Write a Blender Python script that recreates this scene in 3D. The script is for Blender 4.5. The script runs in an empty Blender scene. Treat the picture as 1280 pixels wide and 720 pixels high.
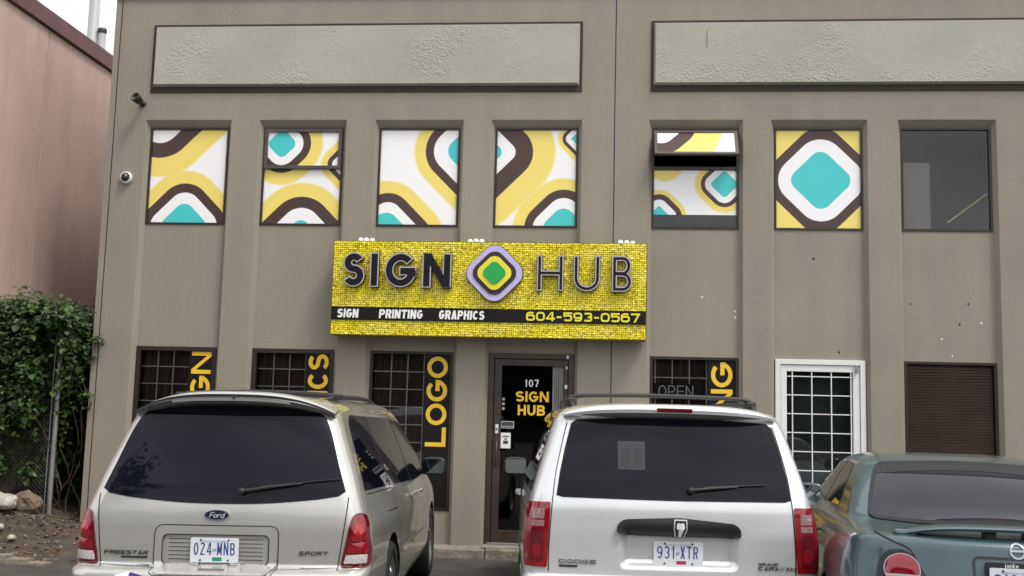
import bpy, bmesh, math, random
import numpy as np
from mathutils import Vector, Matrix
from mathutils.bvhtree import BVHTree

random.seed(7)
S = bpy.context.scene
COL = S.collection
PI = math.pi

# ------------------------------------------------------------------ camera
def make_camera():
    yaw, pitch, roll = [math.radians(a) for a in (5.4394, 6.7915, 1.47526)]
    cy, sy, cp, sp = math.cos(yaw), math.sin(yaw), math.cos(pitch), math.sin(pitch)
    fw = Vector((-sy*cp, cy*cp, sp)); r = Vector((cy, sy, 0)); u = r.cross(fw)
    r2 = math.cos(roll)*r + math.sin(roll)*u
    u2 = -math.sin(roll)*r + math.cos(roll)*u
    cam = bpy.data.cameras.new('camera'); o = bpy.data.objects.new('camera', cam); COL.objects.link(o)
    m = Matrix((r2, u2, -fw)).transposed().to_4x4()
    m.translation = (0, -12.591, 1.6)
    o.matrix_world = m
    cam.sensor_width = 36.0
    cam.lens = 1343.68/1280*36.0
    cam.clip_start = 0.05; cam.clip_end = 3000
    S.camera = o
make_camera()

# ------------------------------------------------------------------ world, sun, exposure (overcast)
SUN_EL, SUN_AZ = 58.0, 130.0       # azimuth clockwise from +Y: behind the camera, to the right of it
W = bpy.data.worlds.new('World'); S.world = W; W.use_nodes = True
nt = W.node_tree; nt.nodes.clear()
wo = nt.nodes.new('ShaderNodeOutputWorld'); bg = nt.nodes.new('ShaderNodeBackground')
sky = nt.nodes.new('ShaderNodeTexSky'); sky.sky_type = 'NISHITA'; sky.sun_disc = False
sky.sun_elevation = math.radians(SUN_EL); sky.sun_rotation = math.radians(SUN_AZ)
sky.air_density = 2.0; sky.dust_density = 6.0; sky.ozone_density = 1.0
hs = nt.nodes.new('ShaderNodeHueSaturation'); hs.inputs['Saturation'].default_value = 0.26
nt.links.new(sky.outputs[0], hs.inputs['Color'])
cl = nt.nodes.new('ShaderNodeMix'); cl.data_type = 'RGBA'; cl.inputs[0].default_value = .62      # even cloud deck over the clear sky
tcw = nt.nodes.new('ShaderNodeTexCoord'); cn = nt.nodes.new('ShaderNodeTexNoise'); cn.inputs['Scale'].default_value = 2.6; cn.inputs['Detail'].default_value = 6
mpw = nt.nodes.new('ShaderNodeMapping'); mpw.inputs['Scale'].default_value = (1, 1, 2.2); nt.links.new(tcw.outputs['Generated'], mpw.inputs[0]); nt.links.new(mpw.outputs[0], cn.inputs['Vector'])
crp = nt.nodes.new('ShaderNodeMapRange'); crp.inputs[1].default_value = .32; crp.inputs[2].default_value = .68; crp.inputs[3].default_value = .62; crp.inputs[4].default_value = 1.42
nt.links.new(cn.outputs[0], crp.inputs[0])
cm = nt.nodes.new('ShaderNodeMix'); cm.data_type = 'RGBA'; cm.blend_type = 'MULTIPLY'; cm.inputs[0].default_value = 1
cm.inputs[6].default_value = (6.5, 6.6, 6.9, 1); nt.links.new(crp.outputs[0], cm.inputs[7]); nt.links.new(cm.outputs[2], cl.inputs[7]); nt.links.new(hs.outputs[0], cl.inputs[6]); nt.links.new(cl.outputs[2], bg.inputs[0])
bg.inputs[1].default_value = 0.15
nt.links.new(bg.outputs[0], wo.inputs[0])
sl = bpy.data.lights.new('sun', 'SUN'); sl.energy = 1.4; sl.angle = math.radians(14); sl.color = (1, .96, .9)
so = bpy.data.objects.new('sun', sl); COL.objects.link(so)
az, el = math.radians(SUN_AZ), math.radians(SUN_EL)
sdir = Vector((math.sin(az)*math.cos(el), math.cos(az)*math.cos(el), math.sin(el)))
so.rotation_euler = sdir.to_track_quat('Z', 'Y').to_euler()
S.view_settings.view_transform = 'Standard'; S.view_settings.look = 'None'
S.view_settings.gamma = 1; S.view_settings.use_curve_mapping = False
S.view_settings.exposure = 0.45
S.render.engine = 'CYCLES'

# ------------------------------------------------------------------ materials
def srgb(r, g, b):
    f = lambda c: (c/255/12.92) if c/255 <= .04045 else ((c/255+.055)/1.055)**2.4
    return (f(r), f(g), f(b))

def mat(name, base, rough=.5, metal=0., spec=.5, coat=0., var=0., vscale=4., bump=0., bscale=60., stretch=None, detail=5, coat_rough=.05, flake=0.):
    m = bpy.data.materials.new(name); m.use_nodes = True
    n, l = m.node_tree.nodes, m.node_tree.links
    b = n['Principled BSDF']
    b.inputs['Base Color'].default_value = (*base, 1)
    b.inputs['Roughness'].default_value = rough; b.inputs['Metallic'].default_value = metal
    b.inputs['Specular IOR Level'].default_value = spec
    b.inputs['Coat Weight'].default_value = coat; b.inputs['Coat Roughness'].default_value = coat_rough
    tc = n.new('ShaderNodeTexCoord'); src = tc.outputs['Object']
    if stretch:
        mp = n.new('ShaderNodeMapping'); mp.inputs['Scale'].default_value = stretch
        l.new(src, mp.inputs[0]); src = mp.outputs[0]
    if var:
        tx = n.new('ShaderNodeTexNoise'); tx.inputs['Scale'].default_value = vscale; tx.inputs['Detail'].default_value = detail
        tx.inputs['Roughness'].default_value = .62
        l.new(src, tx.inputs['Vector'])
        mr = n.new('ShaderNodeMapRange'); mr.inputs[1].default_value = .3; mr.inputs[2].default_value = .7
        mr.inputs[3].default_value = 1-var; mr.inputs[4].default_value = 1+var
        l.new(tx.outputs[0], mr.inputs[0])
        mx = n.new('ShaderNodeMix'); mx.data_type = 'RGBA'; mx.blend_type = 'MULTIPLY'; mx.inputs[0].default_value = 1
        mx.inputs[6].default_value = (*base, 1); l.new(mr.outputs[0], mx.inputs[7])
        l.new(mx.outputs[2], b.inputs['Base Color'])
    if bump:
        tb = n.new('ShaderNodeTexNoise'); tb.inputs['Scale'].default_value = bscale; tb.inputs['Detail'].default_value = 6
        l.new(tc.outputs['Object'], tb.inputs['Vector'])
        bp = n.new('ShaderNodeBump'); bp.inputs['Strength'].default_value = bump; bp.inputs['Distance'].default_value = .02
        l.new(tb.outputs[0], bp.inputs['Height']); l.new(bp.outputs[0], b.inputs['Normal'])
    return m

def glass_mat(name, tint=(.55, .58, .6), rough=.01, ior=1.5):
    m = bpy.data.materials.new(name); m.use_nodes = True
    n, l = m.node_tree.nodes, m.node_tree.links
    n.remove(n['Principled BSDF']); out = n['Material Output']
    tr = n.new('ShaderNodeBsdfTransparent'); tr.inputs[0].default_value = (*tint, 1)
    gl = n.new('ShaderNodeBsdfGlossy'); gl.inputs['Roughness'].default_value = rough
    fr = n.new('ShaderNodeFresnel'); fr.inputs[0].default_value = ior
    mx = n.new('ShaderNodeMixShader')
    l.new(fr.outputs[0], mx.inputs[0]); l.new(tr.outputs[0], mx.inputs[1]); l.new(gl.outputs[0], mx.inputs[2])
    l.new(mx.outputs[0], out.inputs[0])
    return m

class Expr:
    """tiny helper to write scalar node maths"""
    def __init__(s, m): s.n, s.l = m.node_tree.nodes, m.node_tree.links
    def op(s, o, a, b=None, c=None):
        k = s.n.new('ShaderNodeMath'); k.operation = o
        for i, v in enumerate((a, b, c)):
            if v is None: continue
            if isinstance(v, (int, float)): k.inputs[i].default_value = v
            else: s.l.new(v, k.inputs[i])
        return k.outputs[0]

def film_mat(name, shapes):
    """printed window film: shapes are rounded diamonds (cx, cz, core, teal, white, brown, yellow), last on top, in metres"""
    m = bpy.data.materials.new(name); m.use_nodes = True
    n, l = m.node_tree.nodes, m.node_tree.links; b = n['Principled BSDF']
    b.inputs['Roughness'].default_value = .22; b.inputs['Specular IOR Level'].default_value = .35
    e = Expr(m)
    tc = n.new('ShaderNodeTexCoord'); sp = n.new('ShaderNodeSeparateXYZ'); l.new(tc.outputs['Object'], sp.inputs[0])
    X, Z = sp.outputs[0], sp.outputs[2]
    cols = {'w': (.92, .91, .92), 't': (.068, .58, .58), 'b': (.075, .042, .037), 'y': (.88, .71, .18)}
    cur = None
    def mixc(fac, a, bcol):
        k = n.new('ShaderNodeMix'); k.data_type = 'RGBA'; k.clamp_factor = True
        l.new(fac, k.inputs[0])
        if isinstance(a, tuple): k.inputs[6].default_value = (*a, 1)
        else: l.new(a, k.inputs[6])
        k.inputs[7].default_value = (*bcol, 1)
        return k.outputs[2]
    cur = cols['w']
    ds = []
    for (cx, cz, c, *th) in shapes:
        dx = e.op('SUBTRACT', X, cx); dz = e.op('SUBTRACT', Z, cz)
        p = e.op('MULTIPLY', e.op('ADD', dx, dz), .70711); q = e.op('MULTIPLY', e.op('SUBTRACT', dx, dz), .70711)
        qa = e.op('MAXIMUM', e.op('SUBTRACT', e.op('ABSOLUTE', p), c), 0.); qb = e.op('MAXIMUM', e.op('SUBTRACT', e.op('ABSOLUTE', q), c), 0.)
        ds.append((e.op('SQRT', e.op('ADD', e.op('MULTIPLY', qa, qa), e.op('MULTIPLY', qb, qb))), th))
    def below(d, t, soft):
        k = n.new('ShaderNodeMapRange'); k.inputs[1].default_value = t-soft; k.inputs[2].default_value = t+soft
        k.inputs[3].default_value = 1; k.inputs[4].default_value = 0; l.new(d, k.inputs[0]); return k.outputs[0]
    for d, th in ds:
        if th[3]: cur = mixc(below(d, th[3], .014), cur, cols['y'])
    for d, th in ds:
        if th[2]: cur = mixc(below(d, th[2], .003), cur, cols['b'])
        if th[1]: cur = mixc(below(d, th[1], .003), cur, cols['w'])
        if th[0] is not None: cur = mixc(below(d, th[0], .003), cur, cols['t'])
    l.new(cur, b.inputs['Base Color'])
    return m

M = {}
def wall_mat(name, base, streak=.15, blotch=.13, cracks=0.):
    m = bpy.data.materials.new(name); m.use_nodes = True
    n, l = m.node_tree.nodes, m.node_tree.links; b = n['Principled BSDF']
    b.inputs['Roughness'].default_value = .8; b.inputs['Specular IOR Level'].default_value = .25
    tc = n.new('ShaderNodeTexCoord'); e = Expr(m)
    def noise(scale, stretch=(1, 1, 1), detail=6):
        mp = n.new('ShaderNodeMapping'); mp.inputs['Scale'].default_value = stretch; l.new(tc.outputs['Object'], mp.inputs[0])
        t = n.new('ShaderNodeTexNoise'); t.inputs['Scale'].default_value = scale; t.inputs['Detail'].default_value = detail
        t.inputs['Roughness'].default_value = .6; l.new(mp.outputs[0], t.inputs['Vector']); return t.outputs[0]
    s1 = e.op('MULTIPLY', e.op('SUBTRACT', noise(1.5, (2.2, 2.2, .25)), .5), 2*streak)
    s2 = e.op('MULTIPLY', e.op('SUBTRACT', noise(.9), .5), 2*blotch)
    s3 = e.op('MULTIPLY', e.op('SUBTRACT', noise(22, (1, 1, 1)), .5), .12)
    f = e.op('ADD', e.op('ADD', e.op('ADD', s1, s2), s3), 1.)
    # thin run marks
    r = noise(7, (1, 1, .05), 3)
    k = n.new('ShaderNodeMapRange'); k.inputs[1].default_value = .64; k.inputs[2].default_value = .76; k.inputs[3].default_value = 1; k.inputs[4].default_value = .92
    l.new(r, k.inputs[0]); f = e.op('MULTIPLY', f, k.outputs[0])
    # small spots of grime
    g = noise(9, (1, 1, 1), 8)
    k = n.new('ShaderNodeMapRange'); k.inputs[1].default_value = .70; k.inputs[2].default_value = .78; k.inputs[3].default_value = 1; k.inputs[4].default_value = .74
    l.new(g, k.inputs[0]); f = e.op('MULTIPLY', f, k.outputs[0])
    mx = n.new('ShaderNodeMix'); mx.data_type = 'RGBA'; mx.blend_type = 'MULTIPLY'; mx.inputs[0].default_value = 1
    mx.inputs[6].default_value = (*base, 1); l.new(f, mx.inputs[7]); l.new(mx.outputs[2], b.inputs['Base Color'])
    bp = n.new('ShaderNodeBump'); bp.inputs['Strength'].default_value = .35; bp.inputs['Distance'].default_value = .01
    l.new(noise(35), bp.inputs['Height']); l.new(bp.outputs[0], b.inputs['Normal'])
    return m

M['wall'] = wall_mat('taupe_paint', (.280, .256, .207))
M['pink'] = wall_mat('pink_concrete', (.50, .355, .30), .2, .2)
M['fascia'] = mat('dark_red_metal', (.10, .022, .026), .45, var=.35, vscale=3, bump=.1, bscale=20)
M['groove'] = mat('joint_filler', (.035, .03, .026), .9)
M['darkframe'] = mat('dark_groove_trim', (.030, .022, .017), .7, var=.2)
M['frame'] = mat('bronze_window_frame', (.024, .016, .013), .38, spec=.5, var=.2, vscale=9)
M['framegrey'] = mat('worn_bronze_sash', (.075, .062, .056), .4, var=.25, vscale=12)
M['doorbrown'] = mat('brown_door_frame', (.046, .031, .025), .36, var=.25, vscale=8)
M['white'] = mat('white_paint', (.74, .74, .72), .4, var=.05, vscale=6)
M['grille'] = mat('grey_security_bar', (.46, .44, .42), .5, var=.2, vscale=30)
M['wgrille'] = mat('white_security_bar', (.78, .78, .78), .45)
M['black'] = mat('black_vinyl', (.010, .008, .008), .5, spec=.2)
M['interior'] = mat('dim_interior', (.040, .030, .029), .9, var=.3)
M['glass'] = glass_mat('window_glass', (.86, .86, .86))
M['glassdark'] = glass_mat('tinted_window_glass', (.94, .94, .94))
M['yellow'] = mat('yellow_vinyl', (.86, .54, .03), .4, var=.05, vscale=14)
M['offwhite'] = mat('white_vinyl', (.82, .82, .80), .4)
M['greytext'] = mat('grey_lettering', (.42, .43, .43), .5)
M['ink'] = mat('printed_ink', (.05, .05, .055), .6)
M['cabinet'] = mat('beige_cabinet', (.55, .50, .44), .6)
M['cap'] = mat('parapet_flashing', (.05, .045, .042), .5)
M['concrete'] = mat('kerb_concrete', (.24, .215, .17), .9, var=.35, vscale=7, bump=.6, bscale=30)
M['chip'] = mat('bare_plaster', (.75, .74, .70), .9)
M['chipdark'] = mat('drill_hole', (.02, .02, .02), .9)
M['galv'] = mat('galvanised_steel', (.30, .31, .32), .45, metal=.6, var=.2, vscale=8)
M['wire'] = mat('fence_wire', (.14, .14, .14), .5, metal=.5)
M['camwhite'] = mat('white_plastic', (.72, .72, .70), .35)
M['dome'] = mat('smoked_dome', (.008, .008, .009), .08, coat=1)
M['lampblack'] = mat('black_lamp_housing', (.018, .016, .015), .4)
M['pipe'] = mat('painted_vent_pipe', (.40, .39, .38), .5, var=.2, vscale=2, stretch=(1, 1, .2))
# vehicles
M['tyre'] = mat('tyre_rubber', (.014, .014, .014), .75, bump=.3, bscale=60)
M['alloy'] = mat('alloy_wheel', (.52, .52, .53), .25, metal=.9)
M['trim'] = mat('black_plastic_trim', (.018, .018, .019), .5, bump=.15, bscale=150)
M['seam'] = mat('panel_gap', (.012, .012, .012), .8)
M['rubber'] = mat('window_rubber', (.010, .010, .011), .5)
M['chrome'] = mat('chrome', (.78, .78, .79), .12, metal=1)
M['badge'] = mat('bright_badge_metal', (.62, .62, .62), .25, metal=.4)
M['badgedark'] = mat('dark_badge_metal', (.16, .16, .165), .2, metal=.9)  # dark metal so the badges stand out from the paint
M['darkchrome'] = mat('dull_chrome', (.42, .42, .44), .22, metal=.8)
M['plate'] = mat('licence_plate_white', (.70, .73, .76), .35)
M['plateblue'] = mat('licence_plate_blue', (.03, .05, .22), .4)
M['platelight'] = mat('licence_plate_pale_blue', (.30, .38, .52), .4)
M['decalgreen'] = mat('green_decal', (.02, .25, .15), .4)
M['decalred'] = mat('red_decal', (.36, .03, .09), .4)
M['ovalblue'] = mat('dark_blue_enamel', (.012, .016, .05), .15, coat=1)
M['red'] = mat('red_lens', (.24, .003, .010), .12, coat=1, var=.12, vscale=20)
M['reddark'] = mat('deep_red_lens', (.11, .003, .006), .12, coat=1)
M['redbright'] = mat('bright_red_lens', (.42, .006, .012), .12, coat=1)
M['amber'] = mat('amber_lens', (.62, .14, .012), .12, coat=1, var=.2, vscale=40)
M['rosy'] = mat('rosy_clear_lens', (.30, .16, .16), .12, coat=1, var=.3, vscale=60)
M['clear'] = mat('clear_lens', (.50, .46, .46), .12, coat=1, var=.3, vscale=50)
M['purple'] = mat('purple_sticker', (.07, .03, .22), .4)

def car_glass(name, base=(.012, .013, .017), ior=1.52):
    m = mat(name, base, .025, spec=.5, coat=.0)
    m.node_tree.nodes['Principled BSDF'].inputs['IOR'].default_value = ior
    return m
M['carglass'] = car_glass('privacy_glass', (.005, .0055, .011), 1.32)
M['carglass2'] = car_glass('tinted_car_glass', (.018, .018, .024), 1.30)
M['mirror'] = mat('mirror_glass', (.55, .62, .64), .04, metal=1)

def car_paint(name, base, metal=.6, rough=.25, dirt=.06, cr=.03):
    m = mat(name, base, rough, metal=metal, coat=.9, coat_rough=cr, var=dirt, vscale=2.2, detail=8)
    return m
M['champagne'] = car_paint('champagne_silver_paint', (.58, .565, .53))
M['silver'] = car_paint('bright_silver_paint', (.76, .76, .765), .5)
M['teal'] = car_paint('grey_teal_paint', (.048, .090, .102), .35, .34, cr=.10)

# ------------------------------------------------------------------ mesh helpers
def link(name, me, m, parent=None, smooth=False):
    o = bpy.data.objects.new(name, me); COL.objects.link(o)
    if m is not None and not me.materials: me.materials.append(m)
    if smooth: me.polygons.foreach_set('use_smooth', [True]*len(me.polygons))
    if parent is not None: o.parent = parent
    return o

def tag(o, label=None, cat=None, group=None, kind=None):
    if label: o['label'] = label
    if cat: o['category'] = cat
    if group: o['group'] = group
    if kind: o['kind'] = kind
    return o

def empty(name, loc=(0, 0, 0), rz=0):
    o = bpy.data.objects.new(name, None); COL.objects.link(o)
    o.location = loc; o.rotation_euler = (0, 0, rz); o.empty_display_size = .2
    return o

class MB:
    def __init__(s): s.v, s.f, s.sm = [], [], []
    def add(s, vs, fs, smooth=False):
        b = len(s.v); s.v += [tuple(v) for v in vs]
        for f in fs: s.f.append(tuple(i+b for i in f)); s.sm.append(smooth)
        return s
    def box(s, x0, x1, y0, y1, z0, z1):
        v = [(x, y, z) for z in (z0, z1) for y in (y0, y1) for x in (x0, x1)]
        return s.add(v, [(0, 2, 3, 1), (4, 5, 7, 6), (0, 1, 5, 4), (2, 6, 7, 3), (0, 4, 6, 2), (1, 3, 7, 5)])
    def bbox(s, x0, x1, y0, y1, z0, z1, b=.005):
        """box with chamfered edges"""
        bm = bmesh.new(); vs = [bm.verts.new((x, y, z)) for z in (z0, z1) for y in (y0, y1) for x in (x0, x1)]
        for f in [(0, 2, 3, 1), (4, 5, 7, 6), (0, 1, 5, 4), (2, 6, 7, 3), (0, 4, 6, 2), (1, 3, 7, 5)]: bm.faces.new([vs[i] for i in f])
        bmesh.ops.bevel(bm, geom=bm.edges[:], offset=b, segments=2, affect='EDGES', profile=.5)
        bm.verts.ensure_lookup_table()
        s.add([v.co[:] for v in bm.verts], [[v.index for v in f.verts] for f in bm.faces]); bm.free(); return s
    def quad(s, a, b, c, d): return s.add([a, b, c, d], [(0, 1, 2, 3)])
    def prism(s, pts, axis, a0, a1):
        """extrude a 2D polygon along 'x', 'y' or 'z'"""
        n = len(pts)
        def P(p, a): return (a, p[0], p[1]) if axis == 'x' else (p[0], a, p[1]) if axis == 'y' else (p[0], p[1], a)
        v = [P(p, a0) for p in pts]+[P(p, a1) for p in pts]
        f = [tuple(range(n))[::-1], tuple(range(n, 2*n))]+[(i, (i+1) % n, n+(i+1) % n, n+i) for i in range(n)]
        return s.add(v, f)
    def tube(s, pts, r, n=8, smooth=True):
        pts = [Vector(p) for p in pts]; rs = r if isinstance(r, (list, tuple)) else [r]*len(pts)
        vs, fs = [], []
        up = Vector((0, 0, 1))
        for i, p in enumerate(pts):
            d = (pts[min(i+1, len(pts)-1)]-pts[max(i-1, 0)]).normalized()
            a = d.cross(up if abs(d.z) < .95 else Vector((1, 0, 0))).normalized(); b = d.cross(a)
            for k in range(n):
                t = 2*PI*k/n; vs.append(p+(a*math.cos(t)+b*math.sin(t))*rs[i])
        for i in range(len(pts)-1):
            for k in range(n): fs.append((i*n+k, i*n+(k+1) % n, (i+1)*n+(k+1) % n, (i+1)*n+k))
        s.add(vs, fs, smooth)
        s.add([vs[k] for k in range(n)], [tuple(range(n))]); s.add([vs[-n+k] for k in range(n)], [tuple(range(n))])
        return s
    def lathe(s, prof, c, axis='z', n=24, smooth=True):
        vs, fs = [], []
        for (r, h) in prof:
            for k in range(n):
                t = 2*PI*k/n; a, b = r*math.cos(t), r*math.sin(t)
                vs.append((c[0]+a, c[1]+b, c[2]+h) if axis == 'z' else (c[0]+h, c[1]+a, c[2]+b) if axis == 'x' else (c[0]+a, c[1]+h, c[2]+b))
        for i in range(len(prof)-1):
            for k in range(n): fs.append((i*n+k, i*n+(k+1) % n, (i+1)*n+(k+1) % n, (i+1)*n+k))
        return s.add(vs, fs, smooth)
    def build(s, name, m, parent=None, recalc=True):
        me = bpy.data.meshes.new(name); me.from_pydata(s.v, [], s.f)
        me.polygons.foreach_set('use_smooth', s.sm)
        if recalc:
            bm = bmesh.new(); bm.from_mesh(me); bmesh.ops.recalc_face_normals(bm, faces=bm.faces); bm.to_mesh(me); bm.free()
        me.update()
        return link(name, me, m, parent)

# ------------------------------------------------------------------ stroke lettering
def sarc(cx, cy, rx, ry, a0, a1, n=14, p=2.0):
    out = []
    for i in range(n+1):
        t = math.radians(a0+(a1-a0)*i/n); c, q = math.cos(t), math.sin(t)
        out.append((cx+rx*math.copysign(abs(c)**(2/p), c), cy+ry*math.copysign(abs(q)**(2/p), q)))
    return out

def glyph(ch, w, W, p=2.0):
    """strokes ('s', pts, closed) and polygons ('p', pts) of one letter in a W x 1 box"""
    i = w/2; L, R, B, T = i, W-i, i, 1-i; cx = W/2
    ry = .5-i; rx = W/2-i; hy = (T-.5)/2; k = 1.12*w
    bar = lambda y, a=0, b=None: ('s', [(a, y), (W if b is None else b, y)], False)
    stem = lambda x: ('s', [(x, 0), (x, 1)], False)
    A = lambda *a, **kw: sarc(*a, p=p, **kw)
    if ch == 'I': return [stem(W/2)]
    if ch == 'L': return [stem(L), bar(B, w*.9)]
    if ch == 'T': return [stem(cx), bar(T)]
    if ch == 'H': return [stem(L), stem(R), bar(.5, w*.9, W-w*.9)]
    if ch == 'E': return [stem(L), bar(B, w*.9), bar(.5, w*.9, W*.92), bar(T, w*.9)]
    if ch == 'F': return [stem(L), bar(.48, w*.9, W*.9), bar(T, w*.9)]
    if ch == 'O' or ch == '0': return [('s', A(cx, .5, rx, ry, 0, 360, n=36)[:-1], True)]
    if ch == 'C': return [('s', A(cx, .5, rx, ry, 42, 318, n=26), False)]
    if ch == 'G':
        yb = .5-.44*ry; ye = .5-ry*.30
        return [('s', A(cx, .5, rx, ry, 42, 336, n=30), False), ('s', [(cx-.02, .47), (W, .47)], False), ('p', [(W-w*1.06, .47), (W, .47), (W, .32), (W-w*1.15, .30)])]
    if ch == 'Q': return [('s', A(cx, .5, rx, ry, 0, 360, n=36)[:-1], True), ('p', [(cx, .35), (cx+w*.8, .42), (W, 0), (W-w, 0)])]
    if ch == 'U': return [('s', [(L, 1)]+A(cx, B+rx, rx, rx, 180, 360, n=16)+[(R, 1)], False)]
    if ch == 'J': return [('s', A(cx, B+rx, rx, rx, 180, 360, n=16)+[(R, 1)], False)]
    if ch == 'D': return [('s', [(L, B), (L, T)]+A(W*.45, .5, W*.55-i, ry, 90, -90, n=18), True)]
    if ch == 'P': return [stem(L), ('s', [(w*.9, T)]+A(W*.55, .72-i*.4, W*.45-i, T-.72+i*.4, 90, -90, n=12)+[(w*.9, 2*(.72-i*.4)-T)], False)]
    if ch == 'R': return [stem(L), ('s', [(w*.9, T)]+A(W*.55, .74-i*.4, W*.45-i, T-.74+i*.4, 90, -90, n=12)+[(w*.9, 2*(.74-i*.4)-T)], False), ('p', [(W*.42, .46), (W*.42+k, .46), (W, 0), (W-k, 0)])]
    if ch == 'B': return [stem(L), ('s', [(w*.9, T)]+A(W*.55, .5+hy+i*.2, W*.40-i, hy-i*.2, 90, -90, n=12)+[(w*.9, .5+i*.4)], False), ('s', [(w*.9, .5)]+A(W*.55, .5-hy-i*.1, W*.45-i, hy-i*.1, 90, -90, n=12)+[(w*.9, B)], False)]
    if ch == 'S' or ch == '$':
        h1 = (T-.52)/2; h2 = (.52-B)/2
        return [('s', A(cx, .52+h1, rx*.92, h1, 28, 270, n=18)+A(cx, B+h2, rx, h2, 90, -155, n=18)[1:], False)]
    if ch == 'N': return [stem(L), stem(R), ('p', [(0, 1), (k, 1), (W, 0), (W-k, 0)])]
    if ch == 'M': return [stem(L), stem(R), ('p', [(0, 1), (k, 1), (cx+k*.5, .15), (cx-k*.5, .15)]), ('p', [(W-k, 1), (W, 1), (cx+k*.5, .15), (cx-k*.5, .15)])]
    if ch == 'A': return [('p', [(0, 0), (k, 0), (cx+k*.5, 1), (cx-k*.5, 1)]), ('p', [(W-k, 0), (W, 0), (cx+k*.5, 1), (cx-k*.5, 1)]), bar(.30, W*.2, W*.8)]
    if ch == 'V': return [('p', [(0, 1), (k, 1), (cx+k*.5, 0), (cx-k*.5, 0)]), ('p', [(W-k, 1), (W, 1), (cx+k*.5, 0), (cx-k*.5, 0)])]
    if ch == 'X': return [('p', [(0, 1), (k, 1), (W, 0), (W-k, 0)]), ('p', [(W-k, 1), (W, 1), (k, 0), (0, 0)])]
    if ch == 'K': return [stem(L), ('p', [(W-k, 1), (W, 1), (w+.1, .42), (w*.8, .55)]), ('p', [(W-k, 0), (W, 0), (w+.2, .62), (w*.9, .5)])]
    if ch == 'Y': return [('s', [(cx, 0), (cx, .5)], False), ('p', [(0, 1), (k, 1), (cx+k*.5, .45), (cx-k*.5, .45)]), ('p', [(W-k, 1), (W, 1), (cx+k*.5, .45), (cx-k*.5, .45)])]
    if ch == '-': return [bar(.45, W*.1, W*.9)]
    if ch == '1': return [stem(W*.62), ('p', [(W*.62-i, 1), (W*.62, 1), (W*.1, .78), (W*.1, .66)])]
    if ch == '2': return [('s', A(cx, T-rx*.9, rx, rx*.9, 165, -25, n=16)+[(L*1.1, B+w*.3)], False), bar(B)]
    if ch == '3': return [('s', A(cx, .5+hy, rx*.95, hy, 150, -90, n=16), False), ('s', A(cx, .5-hy, rx, hy, 90, -150, n=16), False)]
    if ch == '4': return [stem(W*.72), bar(.27), ('p', [(W*.72-w*.9, 1), (W*.72, 1), (w*.9, .27), (0, .27)])]
    if ch == '5': return [bar(T, L), ('s', [(L, 1), (L*1.05, .52)], False), ('s', [(L, .56)]+A(cx, B+.27, rx, .27-0, 100, -150, n=18), False)]
    if ch == '6': return [('s', A(cx, B+.26, rx, .26, 0, 360, n=30)[:-1], True), ('s', [(L, B+.26)]+A(cx, .5, rx, ry, 172, 45, n=14), False)]
    if ch == '9': return [('s', A(cx, T-.26, rx, .26, 0, 360, n=30)[:-1], True), ('s', [(R, T-.26)]+A(cx, .5, rx, ry, -8, -135, n=14), False)]
    if ch == '7': return [bar(T), ('p', [(W-k, 1-w*.5), (W, 1-w*.5), (W*.42+k*.4, 0), (W*.42-k*.6, 0)])]
    if ch == 'o': return [('s', A(cx, .33, rx, .33-i, 0, 360, n=24)[:-1], True)]
    if ch == 'r': return [('s', [(L, 0), (L, .66)], False), ('s', A(W*.6, .36, W*.6-i, .3-i*.4, 170, 60, n=8), False)]
    if ch == 'd': return [('s', A(cx, .33, rx, .33-i, 0, 360, n=24)[:-1], True), stem(R)]
    if ch == 'n': return [('s', [(L, 0), (L, .66)], False), ('s', [(L, .3)]+A(cx, .36, rx, .3-i, 180, 0, n=12)+[(R, 0)], False)]
    if ch == 'j': return [('s', [(cx*.3, -.2), (cx, -.18), (cx, .66)], False), ('p', [(cx-i, .8), (cx+i, .8), (cx+i, .95), (cx-i, .95)])]
    if ch == 'k': return [stem(L), ('p', [(W-k, .66), (W, .66), (w*1.2, .25), (w*.8, .36)]), ('p', [(W-k, 0), (W, 0), (w*1.6, .42), (w*.9, .36)])]
    if ch == 'e': return [('s', A(cx, .33, rx, .33-i, 0, 320, n=24), False), bar(.33, L, R)]
    return []

def ribbon(pts, w, closed):
    n = len(pts); lf, rt = [], []
    P = [Vector(p).to_2d() for p in pts]
    for i in range(n):
        if closed: a, b = P[(i-1) % n], P[(i+1) % n]
        else: a, b = P[max(i-1, 0)], P[min(i+1, n-1)]
        d1 = (P[i]-a); d2 = (b-P[i])
        if d1.length < 1e-9: d1 = d2
        if d2.length < 1e-9: d2 = d1
        d1 = d1.normalized(); d2 = d2.normalized()
        n1 = Vector((-d1.y, d1.x)); n2 = Vector((-d2.y, d2.x)); m = n1+n2
        if m.length < 1e-6: m = n1
        m.normalize(); s = min(1/max(m.dot(n1), .3), 1.6)
        lf.append(P[i]+m*w/2*s); rt.append(P[i]-m*w/2*s)
    return lf, rt

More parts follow.
